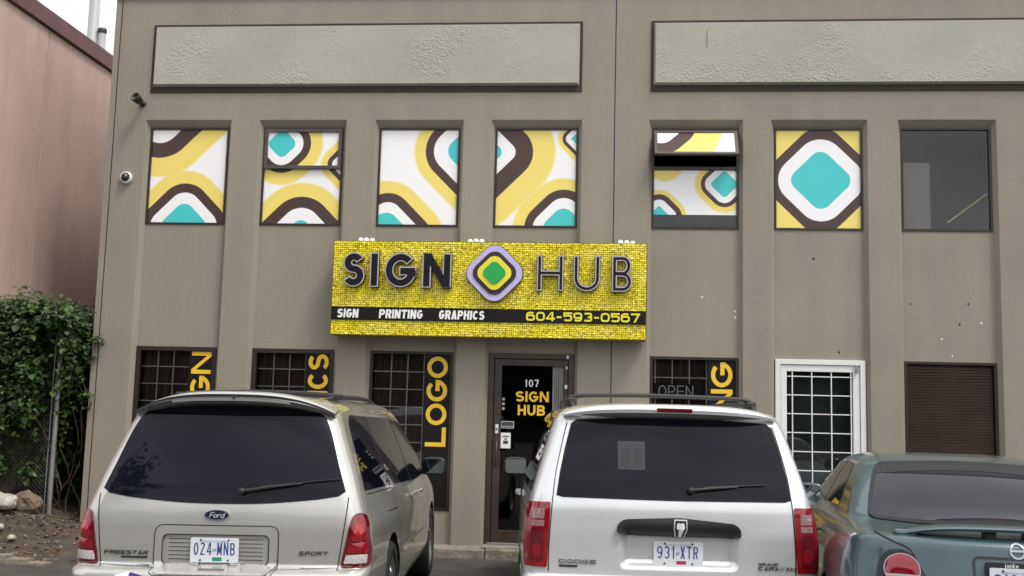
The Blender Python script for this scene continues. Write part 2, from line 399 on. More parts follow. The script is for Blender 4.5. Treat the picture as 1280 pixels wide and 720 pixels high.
def letter_mesh(name, ch, h, W, w, depth, z0=0., p=2.0, slant=0., grow=0.):
    """letter of height h (m), width W*h, stroke w*h, extruded from z0 to z0+depth; grow widens the strokes (m)"""
    vs, fs = [], []
    g = glyph(ch, w, W, p)
    for si, it in enumerate(g):
        zt = z0+depth-si*.0004
        if it[0] == 's':
            pts = [(x*h, y*h) for x, y in it[1]]
            if grow and not it[2]:
                a, b = Vector(pts[0]), Vector(pts[1]); d = (a-b).normalized()*grow/2; pts[0] = tuple(a+d)
                a, b = Vector(pts[-1]), Vector(pts[-2]); d = (a-b).normalized()*grow/2; pts[-1] = tuple(a+d)
            lf, rt = ribbon(pts, w*h+grow, it[2]); n = len(lf); b = len(vs)
            for a in (lf, rt):
                for zz in (zt, z0): vs += [(q.x+slant*q.y, q.y, zz) for q in a]
            m = n if it[2] else n-1
            for i in range(m):
                j = (i+1) % n
                fs.append((b+i, b+2*n+i, b+2*n+j, b+j))
                fs.append((b+n+i, b+i, b+j, b+n+j)); fs.append((b+2*n+i, b+3*n+i, b+3*n+j, b+2*n+j))
            if not it[2]:
                for i in (0, n-1): fs.append((b+i, b+n+i, b+3*n+i, b+2*n+i))
        else:
            pts = [Vector((x*h, y*h)) for x, y in it[1]]; n = len(pts); b = len(vs)
            if grow:
                c = sum(pts, Vector((0, 0)))/n
                pts = [q+Vector((math.copysign(grow/2, q.x-c.x), math.copysign(grow/2, q.y-c.y))) for q in pts]
            for zz in (zt, z0): vs += [(q.x+slant*q.y, q.y, zz) for q in pts]
            fs.append(tuple(b+i for i in range(n)))
            for i in range(n): fs.append((b+i, b+(i+1) % n, b+n+(i+1) % n, b+n+i))
    me = bpy.data.meshes.new(name); me.from_pydata(vs, [], fs)
    bm = bmesh.new(); bm.from_mesh(me); bmesh.ops.recalc_face_normals(bm, faces=bm.faces); bm.to_mesh(me); bm.free()
    return me

NARROW = {'I': .42, '1': .62, '-': .7, 'j': .5, 'r': .75}
WIDE = {'M': 1.25, 'O': 1.12, 'G': 1.12, 'C': 1.05, 'Q': 1.12, 'N': 1.06, 'A': 1.08}
def lay_text(txt, h, W, w, gap, wide=True):
    """list of (char, x, width) in metres, and the total length"""
    x, out = 0, []
    for c in txt:
        if c == ' ': x += W*h*.6; continue
        k = NARROW.get(c, WIDE.get(c, 1.) if wide else 1.)*W
        if c == 'I': k = max(w, .0)+.0
        out.append((c, x, k)); x += k*h+gap
    return out, x-gap

def wall_text(txt, x0, z0, y, h, length, w, parent, m, name='letter', depth=.004, vertical=False, W=.72, gapf=.12, p=2., slant=0., wide=True, fit=True, label=None):
    """lettering on the facade, facing -Y; vertical text reads upward with its baseline on the right"""
    W1 = W
    for _ in range(12):
        t, ln = lay_text(txt, h, W1, w, gapf*h, wide)
        if not fit or not length: break
        W1 *= 1+(length/ln-1)*.9
    out = []
    for c, x, k in t:
        me = letter_mesh(name, c, h, k, w, depth, p=p, slant=slant)
        if vertical: mt = Matrix(((0, -1, 0, x0), (0, 0, -1, y), (1, 0, 0, z0+x), (0, 0, 0, 1)))
        else: mt = Matrix(((1, 0, 0, x0+x), (0, 0, -1, y), (0, 1, 0, z0), (0, 0, 0, 1)))
        me.transform(mt)
        o = link(name, me, m, parent); out.append(o)
    return out

# ================================================================== SETTING
def ground():
    M['asphalt'] = mat('asphalt', (.060, .056, .050), .9, var=.35, vscale=3, bump=.5, bscale=80)
    g = MB(); n = 24
    xs = [-400, -120, -40, -20]+[-12+i for i in range(25)]+[20, 40, 120, 400]
    ys = [-400, -120, -40]+[-20+i*1. for i in range(21)]+[3, 10, 40, 120, 400]
    for i in range(len(xs)-1):
        for j in range(len(ys)-1):
            g.quad((xs[i], ys[j], 0), (xs[i+1], ys[j], 0), (xs[i+1], ys[j+1], 0), (xs[i], ys[j+1], 0))
    bm = bmesh.new(); o = g.build('ground', M['asphalt']); bm.from_mesh(o.data); bmesh.ops.remove_doubles(bm, verts=bm.verts, dist=.001); bm.to_mesh(o.data); bm.free()
    tag(o, kind='structure', label='grey asphalt parking lot in front of the building')
    # kerb ledge along the facade
    k = MB(); x = -5.9
    r = random.Random(3)
    ledge = empty('pavement'); tag(ledge, kind='structure', label='low rough concrete ledge along the foot of the building')
    while x < 9:
        x2 = min(x+1.5, 9)
        k = MB(); k.bbox(x+.004, x2-.004, -.36+r.uniform(-.006, .006), .06, -.05, .112+r.uniform(-.006, .004), .018)
        k.build('kerbstone', M['concrete'], ledge); x = x2
ground()

def dirt():
    M['dirt'] = mat('dry_dirt', (.070, .050, .036), .95, var=.45, vscale=6, bump=.9, bscale=25, detail=9)
    from mathutils import noise as NZ
    def hz(x, y):
        t = max(0, min(1, (y+1.95)/1.8)); t = t*t*(3-2*t)
        s = max(0, min(1, (-6.3-x)/1.2))
        e = max(0, min(1, (-5.55-x)/.5)); e = e*e*(3-2*e)
        h = (.03+.19*t+.30*t*s)*e+.03*NZ.noise(Vector((x*3, y*3, 0)))+.015*NZ.noise(Vector((x*11, y*11, 2)))
        return max(h-.01, -.02)
    nx, ny = 70, 90; x0, x1, y0, y1 = -7.58, -5.5, -1.95, 3.0
    vs = [(x0+(x1-x0)*i/nx, y0+(y1-y0)*j/ny, 0) for j in range(ny+1) for i in range(nx+1)]
    vs = [(x, y, hz(x, y)) for x, y, _ in vs]
    fs = [(j*(nx+1)+i, j*(nx+1)+i+1, (j+1)*(nx+1)+i+1, (j+1)*(nx+1)+i) for j in range(ny) for i in range(nx)]
    g = MB(); g.add(vs, fs, True); o = g.build('dirt_bank', M['dirt']); tag(o, 'bank of bare brown dirt rising to the fence by the corner', kind='structure')
    # kerb before the dirt
    k = MB(); pts = []
    for i in range(13):
        t = i/12; pts.append((-8.2+2.6*t, -1.98+.10*math.sin(t*3)+.0*t))
    for i in range(12):
        (ax, ay), (bx, by) = pts[i], pts[i+1]; hgt = .11-.0*i if i < 9 else .11-.03*(i-8)
        k.prism([(ax, ay-.16), (bx, by-.16), (bx, by), (ax, ay)], 'z', -.03, hgt)
    o = k.build('kerb', M['concrete']); tag(o, 'weathered concrete kerb in front of the dirt bank', kind='structure')
    # loose stones and litter on the dirt: nobody could count them
    r = random.Random(5); g = MB()
    for _ in range(480):
        x, y = r.uniform(-7.5, -5.7), r.uniform(-1.9, .4); s = r.uniform(.006, .022)
        c = Vector((x, y, hz(x, y)+s*.3)); vs = []
        for q in ((1, 0, 0), (-1, 0, 0), (0, 1, 0), (0, -1, 0), (0, 0, 1), (0, 0, -1)):
            vs.append(c+Vector(q)*s*r.uniform(.5, 1.1))
        g.add(vs, [(0, 2, 4), (2, 1, 4), (1, 3, 4), (3, 0, 4), (2, 0, 5), (1, 2, 5), (3, 1, 5), (0, 3, 5)])
    M['gravel'] = mat('pale_gravel', (.19, .165, .135), .9, var=.6, vscale=15)
    tag(g.build('gravel', M['gravel']), 'small pale stones scattered over the dirt bank', 'gravel', kind='stuff')
    M['deadleaf'] = mat('dry_leaf', (.20, .11, .05), .8, var=.5, vscale=20)
    g = MB()
    for _ in range(220):
        x, y = r.uniform(-7.5, -5.8), r.uniform(-1.9, .5); s = r.uniform(.02, .045); a = r.uniform(0, 6.3)
        c = Vector((x, y, hz(x, y)+.01)); u = Vector((math.cos(a), math.sin(a), r.uniform(-.3, .3)))*s; v = Vector((-math.sin(a), math.cos(a), r.uniform(-.3, .3)))*s*.5
        g.add([c-u, c+v+Vector((0, 0, .008)), c+u, c-v+Vector((0, 0, .008))], [(0, 1, 2), (0, 2, 3)])
    tag(g.build('leaf_litter', M['deadleaf']), 'dry brown leaves strewn over the dirt bank', 'leaves', kind='stuff')
    M['rock'] = mat('pale_rock', (.40, .37, .31), .9, var=.35, vscale=9, bump=.6, bscale=18)
    M['rock2'] = mat('brown_rock', (.17, .13, .09), .9, var=.35, vscale=9, bump=.6, bscale=18)
    def rock(c, s, seed, m, label):
        bm = bmesh.new(); bmesh.ops.create_icosphere(bm, subdivisions=3, radius=1)
        for v in bm.verts:
            q = v.co*1.0; d = 1+.45*NZ.noise(q*1.3+Vector((seed, 0, 0)))+.12*NZ.noise(q*4+Vector((0, seed, 0)))
            v.co = Vector((q.x*s[0], q.y*s[1], q.z*s[2]))*d
        me = bpy.data.meshes.new('rock'); bm.to_mesh(me); bm.free()
        o = link('rock', me, m); o.location = c; tag(o, label, 'rock', 'rocks on the dirt bank')
    rock((-7.05, -.55, .47), (.20, .13, .11), 1.3, M['rock'], 'large pale flat rock on top of the dirt bank')
    rock((-6.86, -.30, .44), (.17, .12, .13), 4.1, M['rock2'], 'brown rounded rock beside the pale rock, under the vine')
    rock((-6.75, -1.0, .24), (.05, .04, .03), 7.7, M['rock'], 'small whitish stone on the dirt bank nearest the fence post')
    rock((-6.45, -1.25, .16), (.04, .05, .03), 9.2, M['rock'], 'small whitish stone on the dirt beside the parked van')
    return hz
dirt_h = dirt()

def added_tree_line():  # out-of-view tree mass added to darken the reflections in the panes
    from mathutils import noise as NZ
    M['wood'] = mat('far_foliage', (.030, .045, .022), .9, var=.5, vscale=.8)
    g = MB(); nx, nz = 160, 14; vs = []
    for i in range(nx+1):
        x = -80+i; H = 7.4+1.2*NZ.noise(Vector((x*.13, 0, 0)))+.7*NZ.noise(Vector((x*.5, 4, 0)))
        for j in range(nz+1):
            t = j/nz; vs.append((x+NZ.noise(Vector((x, j*.7, 1)))*.8, -58-3*math.sqrt(max(0, 1-(2*t-1)**2))*1.0-6*0+NZ.noise(Vector((x*.6, j*.8, 7)))*2-(-3*t), H*t))
    fs = [(i*(nz+1)+j, (i+1)*(nz+1)+j, (i+1)*(nz+1)+j+1, i*(nz+1)+j+1) for i in range(nx) for j in range(nz)]
    g.add(vs, fs, False); tag(g.build('added_tree_line', M['wood']), 'unseen dark wood, added to be mirrored in the shop windows', 'trees', kind='stuff')
added_tree_line()

# ================================================================== SIGN SHOP BUILDING
BAYS = [(-5.759, -4.755), (-4.311, -3.310), (-2.867, -1.871), (-1.444, -.447), (.434, 1.443), (1.855, 2.866), (3.300, 4.312), (4.760, 5.772)]
ZWB, ZWT, ZLT, ZTOP = 3.833, 5.050, 2.332, 6.70
YF = -.075            # face of the piers; the window plane is y = 0
XL, XR = -6.29, 9.0
LOWB = [.487, .487, .487, .112, .487, .112, .70, .487]     # bottoms of the lower openings
bld = empty('commercial_building', (0, 0, 0))
tag(bld, 'two storey taupe concrete building with printed windows and recessed bays', 'building')

def facade():
    w = MB(); sp = .045; hd = .082; HB = .0
    zt = ZWT+hd
    xs = [XL]
    for a, b in BAYS: xs += [a-sp, b+sp]
    xs.append(XR)
    # pier faces
    for i in range(0, len(xs), 2): w.quad((xs[i], YF, HB), (xs[i+1], YF, HB), (xs[i+1], YF, zt), (xs[i], YF, zt))
    # band above the bays
    for i in range(len(xs)-1): w.quad((xs[i], YF, zt), (xs[i+1], YF, zt), (xs[i+1], YF, ZTOP), (xs[i], YF, ZTOP))
    YB = 0.
    for k, (a, b) in enumerate(BAYS):
        lb = LOWB[k]
        for (x0, x1) in ((a-sp, a), (b+sp, b)):                     # splayed reveals
            w.quad((x0, YF, HB), (x1, YB, HB), (x1, YB, ZWT), (x0, YF, zt))
        w.quad((a-sp, YF, zt), (b+sp, YF, zt), (b, YB, ZWT), (a, YB, ZWT))   # sloping head
        w.quad((a, YB, ZLT), (b, YB, ZLT), (b, YB, ZWB), (a, YB, ZWB))      # spandrel
        if lb > .2: w.quad((a, YB, HB), (b, YB, HB), (b, YB, lb), (a, YB, lb))
        # linings of the openings
        for z0, z1 in ((ZWB, ZWT), (lb, ZLT)):
            for x in (a, b): w.quad((x, YB, z0), (x, .16, z0), (x, .16, z1), (x, YB, z1))
            for z in (z0, z1): w.quad((a, YB, z), (b, YB, z), (b, .16, z), (a, .16, z))
    # ends, top
    w.quad((XL, YF, HB), (XL, 9, HB), (XL, 9, ZTOP), (XL, YF, ZTOP)); w.quad((XR, YF, HB), (XR, 9, HB), (XR, 9, ZTOP), (XR, YF, ZTOP))
    w.quad((XL, YF, ZTOP), (XR, YF, ZTOP), (XR, .25, ZTOP), (XL, .25, ZTOP))
    w.quad((XL, .25, ZTOP), (XR, .25, ZTOP), (XR, .25, 6.2), (XL, .25, 6.2)); w.quad((XL, .25, 6.2), (XR, .25, 6.2), (XR, 9, 6.2), (XL, 9, 6.2))
    w.quad((XL, 9, 0), (XR, 9, 0), (XR, 9, ZTOP), (XL, 9, ZTOP))
    o = w.build('wall', M['wall'], bld, recalc=False)
    bm = bmesh.new(); bm.from_mesh(o.data); bmesh.ops.remove_doubles(bm, verts=bm.verts, dist=.0005)
    bmesh.ops.recalc_face_normals(bm, faces=bm.faces); bm.to_mesh(o.data); bm.free()
    # dim rooms behind the windows
    r = MB()
    for z0, z1 in ((.06, 3.0), (3.1, 6.1)):
        x0, x1, y0, y1 = XL+.1, XR-.1, .17, 4.5
        r.quad((x0, y1, z0), (x1, y1, z0), (x1, y1, z1), (x0, y1, z1)); r.quad((x0, y0, z0), (x1, y0, z0), (x1, y1, z0), (x0, y1, z0))
        r.quad((x0, y0, z1), (x1, y0, z1), (x1, y1, z1), (x0, y1, z1))
        for x in (x0, x1): r.quad((x, y0, z0), (x, y1, z0), (x, y1, z1), (x, y0, z1))
    r.build('interior_shell', M['interior'], bld)
    # vertical panel joints
    for x in (-.015, -6.21):
        g = MB(); rr = random.Random(2); z = 0.1
        while z < ZTOP-.02:
            z2 = min(z+.25, ZTOP-.02); d = rr.uniform(-.0015, .0015)
            g.box(x-.006+d, x+.006+d, YF-.002, YF+.003, z, z2); z = z2
        g.build('panel_joint', M['groove'], bld)
    c = MB(); c.bbox(XL-.03, XR, YF-.035, .27, ZTOP+.001, ZTOP+.09, .006); c.build('parapet_cap', M['cap'], bld)
    # base line of the wall
facade()

def stucco_mat():
    m = bpy.data.materials.new('rough_grey_stucco'); m.use_nodes = True
    n, l = m.node_tree.nodes, m.node_tree.links; b = n['Principled BSDF']; e = Expr(m)
    b.inputs['Roughness'].default_value = .85; b.inputs['Specular IOR Level'].default_value = .2
    tc = n.new('ShaderNodeTexCoord')
    def noise(s, d=6, off=0):
        t = n.new('ShaderNodeTexNoise'); t.inputs['Scale'].default_value = s; t.inputs['Detail'].default_value = d
        mp = n.new('ShaderNodeMapping'); mp.inputs['Location'].default_value = (off, off, off); l.new(tc.outputs['Object'], mp.inputs[0])
        l.new(mp.outputs[0], t.inputs['Vector']); return t.outputs[0]
    patch = n.new('ShaderNodeMapRange'); patch.inputs[1].default_value = .46; patch.inputs[2].default_value = .62
    l.new(noise(1.3, 3, 3.3), patch.inputs[0])
    v = n.new('ShaderNodeTexVoronoi'); v.inputs['Scale'].default_value = 44; v.feature = 'SMOOTH_F1'; l.new(tc.outputs['Object'], v.inputs['Vector'])
    hgt = e.op('ADD', e.op('MULTIPLY', e.op('MULTIPLY', v.outputs[0], patch.outputs[0]), 1.3), e.op('MULTIPLY', noise(45), .25))
    bp = n.new('ShaderNodeBump'); bp.inputs['Strength'].default_value = .55; bp.inputs['Distance'].default_value = .014
    l.new(hgt, bp.inputs['Height']); l.new(bp.outputs[0], b.inputs['Normal'])
    f = e.op('ADD', e.op('MULTIPLY', noise(1.1, 6, 1.), .30), .85)
    f = e.op('MULTIPLY', f, e.op('ADD', e.op('MULTIPLY', noise(14, 8), .2), .9))
    mx = n.new('ShaderNodeMix'); mx.data_type = 'RGBA'; mx.blend_type = 'MULTIPLY'; mx.inputs[0].default_value = 1
    mx.inputs[6].default_value = (.395, .388, .33, 1); l.new(f, mx.inputs[7]); l.new(mx.outputs[2], b.inputs['Base Color'])
    return m
M['stucco'] = stucco_mat()
M['rust'] = mat('rust_stain', (.22, .12, .05), .9)

def top_panels():
    for x0, x1 in ((-5.77, -.412), (.405, 6.0)):
        z0, z1 = 5.475, 6.345
        f = MB(); f.box(x0, x1, YF-.012, YF+.004, z0, z1)
        fo = f.build('panel_frame', M['darkframe'], bld)
        # proud slab with sloping edges; wider dark frame below it puts in its shadow
        a0, a1, c0, c1 = x0+.035, x1-.035, z0+.075, z1-.028
        yb, yf = YF-.013, YF-.06; e = .02
        p = MB(); n = 60
        top = [(a0+(a1-a0)*i/n, c1) for i in range(n+1)]
        p.add([(a0, yb, c0), (a1, yb, c0), (a1, yb, c1), (a0, yb, c1), (a0+e, yf, c0+e), (a1-e, yf, c0+e), (a1-e, yf, c1-e), (a0+e, yf, c1-e)],
              [(4, 5, 6, 7), (0, 1, 5, 4), (1, 2, 6, 5), (2, 3, 7, 6), (3, 0, 4, 7)])
        p.build('stucco_slab', M['stucco'], fo)
    g = MB(); g.box(1.055, 1.063, YF-.0625, YF-.058, 6.00, 6.20); g.build('rust_streak', M['rust'], bld)
top_panels()

# ---- upper windows
F2 = .024     # frame width
def frame_mesh(name, x0, x1, z0, z1, fw, y0, y1, m, parent, fb=None):
    fb = fw if fb is None else fb
    g = MB(); g.box(x0, x0+fw, y0, y1, z0, z1); g.box(x1-fw, x1, y0, y1, z0, z1)
    g.box(x0+fw, x1-fw, y0+.001, y1, z1-fw, z1); g.box(x0+fw, x1-fw, y0+.001, y1, z0, z0+fb)
    return g.build(name, m, parent)
def pane(x0, x1, z0, z1, y, m, parent, name='pane'):
    g = MB(); g.box(x0, x1, y, y+.006, z0, z1); return g.build(name, m, parent)

def upper_windows():
    # shapes: (cx, cy, core, teal, white, brown, yellow) in drawing units, with the drawing's window rectangle
    D = {
     0: ((90, 528, 88, 630), [(140, -154, 150, None, 108, 190, 295), (300, 640, 65, None, 93, 143, 213), (300, 640, 46, 58, None, None, None)]),
     1: ((722, 1170, 88, 637), [(825, 178, 28, 35, 80, 123, 190), (1242, 292, 70, None, 32, 58, 95), (950, 866, 150, 46, 114, 176, 254)]),
     2: ((112, 555, 90, 630), [(741, 215, 150, None, 117, 162, 224), (595, 215, 28, 66, None, None, None), (172, 690, 80, None, 80, 130, 197), (165, 668, 32, 68, None, None, None)]),
     3: ((748, 1203, 92, 640), [(637, 225, 120, None, 53, 150, 273), (715, 225, 20, 40, None, None, None), (1230, 150, 45, 3, 31, 50, 75), (1130, 640, 52, None, 92, 139, 202), (1130, 640, 34, 60, None, None, None)]),
     4: ((68, 350, 52, 382), [(110, 150, 20, None, None, None, 52), (305, 235, 22, 12, 32, 46, 66), (92, 342, 20, 7, 29, 47, 62)]),
     5: ((465, 752, 52, 385), [(617, 222, 64, None, None, 87, 260), (617, 222, 42, 37, 79, None, None)]),
    }
    top4 = [(95, 40, 20, None, 45, 88, 175)]
    def conv(k, shapes, rect):
        u0, u1, v0, v1 = rect; a, b = BAYS[k]; s = (b-a)/(u1-u0)
        return [(a+(cx-u0)*s, ZWT-(cy-v0)/(v1-v0)*(ZWT-ZWB), c*s, *[None if t is None else t*s for t in th]) for cx, cy, c, *th in shapes]
    labs = ['window film with brown ring at the top left corner', 'window with a divided top sash and turquoise spot', 'film with large white field at left', 'film with broad brown curve', 'open top sash', 'one whole turquoise diamond', 'plain unprinted dark window']
    for k in range(8):
        a, b = BAYS[k]; z0, z1 = ZWB, ZWT
        f = frame_mesh('window', a, b, z0, z1, F2, -.012, .06, M['frame'], bld)
        if k < 7: f['label'] = 'upper window: '+labs[k]
        if k in (0, 2, 3, 5):
            fm = film_mat('window_film_%d' % k, conv(k, D[k][1], D[k][0]))
            pane(a+F2, b-F2, z0+F2, z1-F2, .008, fm, f, 'film')
        elif k == 1:
            fm = film_mat('window_film_1', conv(k, D[k][1], D[k][0]))
            zm = 4.585
            pane(a+F2, b-F2, z0+F2, zm-.05, .012, fm, f, 'film')
            s = frame_mesh('sash', a+F2-.005, b-F2+.005, zm-.05, z1-F2+.005, .038, -.03, .03, M['framegrey'], f)
            pane(a+F2+.033, b-F2-.033, zm-.012, z1-F2-.033, -.004, fm, f, 'film')
        elif k == 4:
            fm = film_mat('window_film_4', conv(k, D[k][1], D[k][0])); fm2 = film_mat('window_film_sash', conv(k, top4, D[k][0]))
            zm = 4.56
            g = MB(); g.box(a+F2, b-F2, -.010, .05, zm-.02, zm+.02); g.build('transom_bar', M['frame'], f)
            zf = 4.005
            pane(a+F2, b-F2, zf, zm-.02, .008, fm, f, 'film'); pane(a+F2, b-F2, z0+F2, zf-.002, .012, M['glassdark'], f)
            # awning sash hinged at the top, pushed outwards
            hz = z1-F2-.02; H = .40; th = math.radians(33)
            def tilt(o):
                o.data.transform(Matrix.Translation((0, 0, hz)) @ Matrix.Rotation(-th, 4, 'X') @ Matrix.Translation((0, 0, -hz)))
                o.data.transform(Matrix.Translation((0, -.015, 0)))
            s = frame_mesh('sash', a+.02, b-.02, hz-H, hz, .035, -.018, .018, M['framegrey'], f); tilt(s)
            p = pane(a+.055, b-.055, hz-H+.035, hz-.035, -.006, fm2, f, 'film'); tilt(p)
            for xa, xb in ((a+.10, a+.06), (b-.10, b-.06)):
                g = MB(); g.tube([(xa, 0, hz-.3), (xb, -.16, hz-.30)], .006); g.build('stay', M['galv'], f)
        else:
            pane(a+F2, b-F2, z0+F2, z1-F2, .012, M['glass'], f)
    # things seen through the unprinted window
    c = MB(); c.bbox(3.36, 3.70, .25, .65, 3.2, 4.70, .01); tag(c.build('storage_cabinet', M['cabinet']), 'tall beige cabinet standing behind the unprinted upper window', 'cabinet')
    c = MB(); c.bbox(3.40, 3.62, .30, .6, 4.702, 5.0, .01); tag(c.build('cardboard_box', M['interior']), 'grey box on the cabinet behind the unprinted upper window', 'box')
    M['tube'] = mat('lit_tube', (.8, .7, .3), .5)
    tb = M['tube'].node_tree.nodes['Principled BSDF']; tb.inputs['Emission Color'].default_value = (1, .8, .35, 1); tb.inputs['Emission Strength'].default_value = .10
    c = MB(); c.tube([(3.95, .45, 4.02), (4.75, .75, 4.62)], .010, 6); tag(c.build('light_tube', M['tube']), 'slanting yellowish light strip seen behind the unprinted upper window', 'light')
upper_windows()

# ---- lower windows and doors
def bars(parent, xs, zs, x0, x1, z0, z1, y, m, t=.012):
    """security bars, one object each, sharing two meshes"""
    g = MB(); g.box(-t/2, t/2, -t/2, t/2, z0, z1); v = None
    for x in xs:
        if v is None: v = g.build('grille_bar', m, parent); o = v
        else: o = v.copy(); COL.objects.link(o); o.parent = parent
        o.location = (x, y, 0)
    g = MB(); g.box(x0, x1, -t/2, t/2, -t/2, t/2); v = None
    for z in zs:
        if v is None: v = g.build('grille_bar', m, parent); o = v
        else: o = v.copy(); COL.objects.link(o); o.parent = parent
        o.location = (0, y+t*1.02, z)

def lower_windows():
    words = {0: ('SIGN', .92), 1: ('GRAPHICS', 1.60), 2: ('LOGO', 1.055), 4: ('PRINTING', 1.86)}
    for k in (0, 1, 2, 4, 7):
        a, b = BAYS[k]; z0, z1 = LOWB[k], ZLT
        f = frame_mesh('window', a, b, z0, z1, .05 if k in (0, 1) else .03, -.012, .06, M['frame'], bld)
        fw = .05 if k in (0, 1) else .03
        pane(a+fw, b-.03, z0+.03, z1-.03, .02, M['glassdark'], f)
        sx = b-.03-.315
        dx = .197; xs = []
        x = sx-.012
        while x > a+fw+.03: xs.append(x); x -= dx
        zs = []; z = z1-.24
        while z > z0+.05: zs.append(z); z -= .208
        if k in words:
            f['label'] = 'lower window with the word %s in yellow letters up its side' % words[k][0].lower()
            bars(f, xs, zs, a+fw, sx, z0+.03, z1-.03, .06, M['grille'])
            g = MB(); g.box(sx, b-.03, .010, .018, z0+.03, z1-.03); g.build('lettering_strip', M['black'], f)
            M.setdefault('drape', mat('brown_drape', (.060, .034, .029), .9, var=.3, vscale=5, stretch=(3, 1, .3)))
            g = MB(); n = 26; x0, x1 = a+fw, sx; dr = []
            for q in range(n): dr.append((x0+(x1-x0)*q/(n-1), .13+.022*math.sin(q*1.9)))
            for (p0, p1) in zip(dr[:-1], dr[1:]): g.quad((p0[0], p0[1], z0+.03), (p1[0], p1[1], z0+.03), (p1[0], p1[1], z1-.03), (p0[0], p0[1], z1-.03))
            g.build('drape', M['drape'], f)
            t, ln = words[k]
            top = z1-.055
            wall_text(t, b-.03-.035, top-ln, .0095, .245, ln, .195, f, M['yellow'], vertical=True, W=.9, gapf=.10, depth=.003)
        else:
            bars(f, xs, zs, a+fw, b-.03, z0+.03, z1-.03, .06, M['grille'])
    # OPEN board in the window under the sign
    a, b = BAYS[4]
    g = MB(); g.bbox(a+.05, a+.60, .030, .05, 1.84, 2.02, .003); ob = g.build('open_board', M['black'], bld); ob['label'] = 'dark board with grey letters spelling open in the window'
    wall_text('OPEN', a+.10, 1.865, .0295, .135, .40, .085, ob, M['greytext'], W=.72, gapf=.16)
    # blind window at the right
    a, b = BAYS[6]; z0, z1 = LOWB[6], ZLT
    f = frame_mesh('window', a, b, z0, z1, .028, -.012, .06, M['frame'], bld); f['label'] = 'lower window with closed brown blind'
    pane(a+.028, b-.028, z0+.028, z1-.028, .02, M['glassdark'], f)
    M['blind'] = mat('brown_blind_slat', (.30, .20, .16), .5, var=.15, vscale=3)
    g = MB(); z = z0+.03
    while z < z1-.04:
        g.quad((a+.03, .055, z), (b-.03, .055, z), (b-.03, .078, z+.030), (a+.03, .078, z+.030)); z += .033
    tag(g.build('blind', M['blind'], f), kind='stuff')
lower_windows()

def shop_door():
    a, b = BAYS[3]; z0, z1 = .10, ZLT
    f = MB(); y0, y1 = -.03, .07
    f.bbox(a+.002, a+.062, y0, y1, z0, z1, .004); f.bbox(b-.062, b-.002, y0, y1, z0, z1, .004); f.bbox(a+.062, b-.062, y0+.001, y1, z1-.062, z1-.002, .004)
    fo = f.build('door_frame', M['doorbrown'], bld)
    d = MB(); x0, x1 = a+.068, b-.068; zb, zt = z0+.03, z1-.068
    d.bbox(x0, x0+.085, -.012, .033, zb, zt, .004); d.bbox(x1-.055, x1, -.012, .033, zb, zt, .004)
    d.bbox(x0+.085, x1-.055, -.011, .033, zt-.075, zt, .004); d.bbox(x0+.085, x1-.055, -.011, .033, zb, zb+.16, .004)
    do = d.build('door', M['doorbrown'], bld); do['label'] = 'dark glass shop door lettered with the shop name and number'
    gx0, gx1 = x0+.085, x1-.055
    pane(gx0, gx1, zb+.16, zt-.075, .012, M['glassdark'], do)
    cx = (gx0+gx1)/2+.03
    wall_text('107', cx-.12, 1.945, .0105, .085, .165, .15, do, M['offwhite'], W=.6, gapf=.2, depth=.0015)
    wall_text('SIGN', cx-.225, 1.770, .0105, .122, .39, .21, do, M['yellow'], W=.8, gapf=.12, depth=.0015)
    wall_text('HUB', cx-.195, 1.612, .0105, .122, .32, .21, do, M['yellow'], W=.8, gapf=.14, depth=.0015)
    g = MB(); g.bbox(x0+.025, x0+.06, -.024, -.0125, 1.395, 1.50, .004); h = g.build('lock_plate', M['camwhite'], do)
    g = MB(); g.lathe([(0, -.006), (.010, -.006), (.012, 0)], (x0+.042, -.025, 1.445), 'y', 12); g.build('keyhole', M['lampblack'], h)
    g = MB(); g.tube([(x0+.045, -.013, 1.02), (x0+.045, -.07, 1.02), (x0+.045, -.07, 1.32), (x0+.045, -.013, 1.32)], .012, 8); g.build('pull_handle', M['doorbrown'], do)
    for (px, pz, w, h, m1) in ((gx0+.005, 1.455, .15, .085, 'greytext'), (gx0+.005, 1.225, .115, .18, 'offwhite')):
        g = MB(); g.box(px, px+w, .0095, .0115, pz, pz+h); s = g.build('notice', M[m1], do)
        g = MB()
        if m1 == 'offwhite':
            g.box(px+.03, px+.085, .0085, .0095, pz+.05, pz+.09); g.box(px+.02, px+.095, .0085, .0095, pz+.13, pz+.145); g.box(px+.04, px+.075, .0085, .0095, pz+.10, pz+.115)
        else:
            g.box(px+.008, px+.142, .0085, .0095, pz+.028, pz+.075); g.box(px+.008, px+.142, .0085, .0095, pz+.006, pz+.016)
        g.build('print', M['ink'], s)
    for i in range(3):
        g = MB(); g.box(gx0+.01, gx0+.04, .0095, .0112, 1.67+i*.055, 1.70+i*.055); g.build('hours_print', M['greytext'], do)
    # strip curtain at the hinge side
    M['curtain'] = mat('grey_curtain', (.60, .60, .56), .8, var=.3, vscale=6, stretch=(6, 1, .3))
    g = MB()
    for i in range(5): g.box(gx1-.125+i*.025, gx1-.125+i*.025+.021, .026+.008*(i % 2), .030+.008*(i % 2), 1.05, zt-.075)
    g.build('curtain', M['curtain'], do)
    for (x, z, s) in ((b-.075, z1-.035, .013), (b-.085, z1-.16, .010), (b-.088, z1-.38, .015)):
        g = MB(); g.bbox(x-s, x+s, y0-.006, y0+.004, z-s*1.6, z+s*1.6, .003); g.build('hinge_screw_cover', M['camwhite'], fo)
    # step
    g = MB(); g.bbox(a-.01, b+.02, -.30, .08, .112, .128, .004); st = g.build('door_step', M['concrete'], bld)
    g = MB(); g.bbox(a+.03, b-.03, -.05, .06, .129, .150, .004); g.build('threshold', M['galv'], bld)
shop_door()

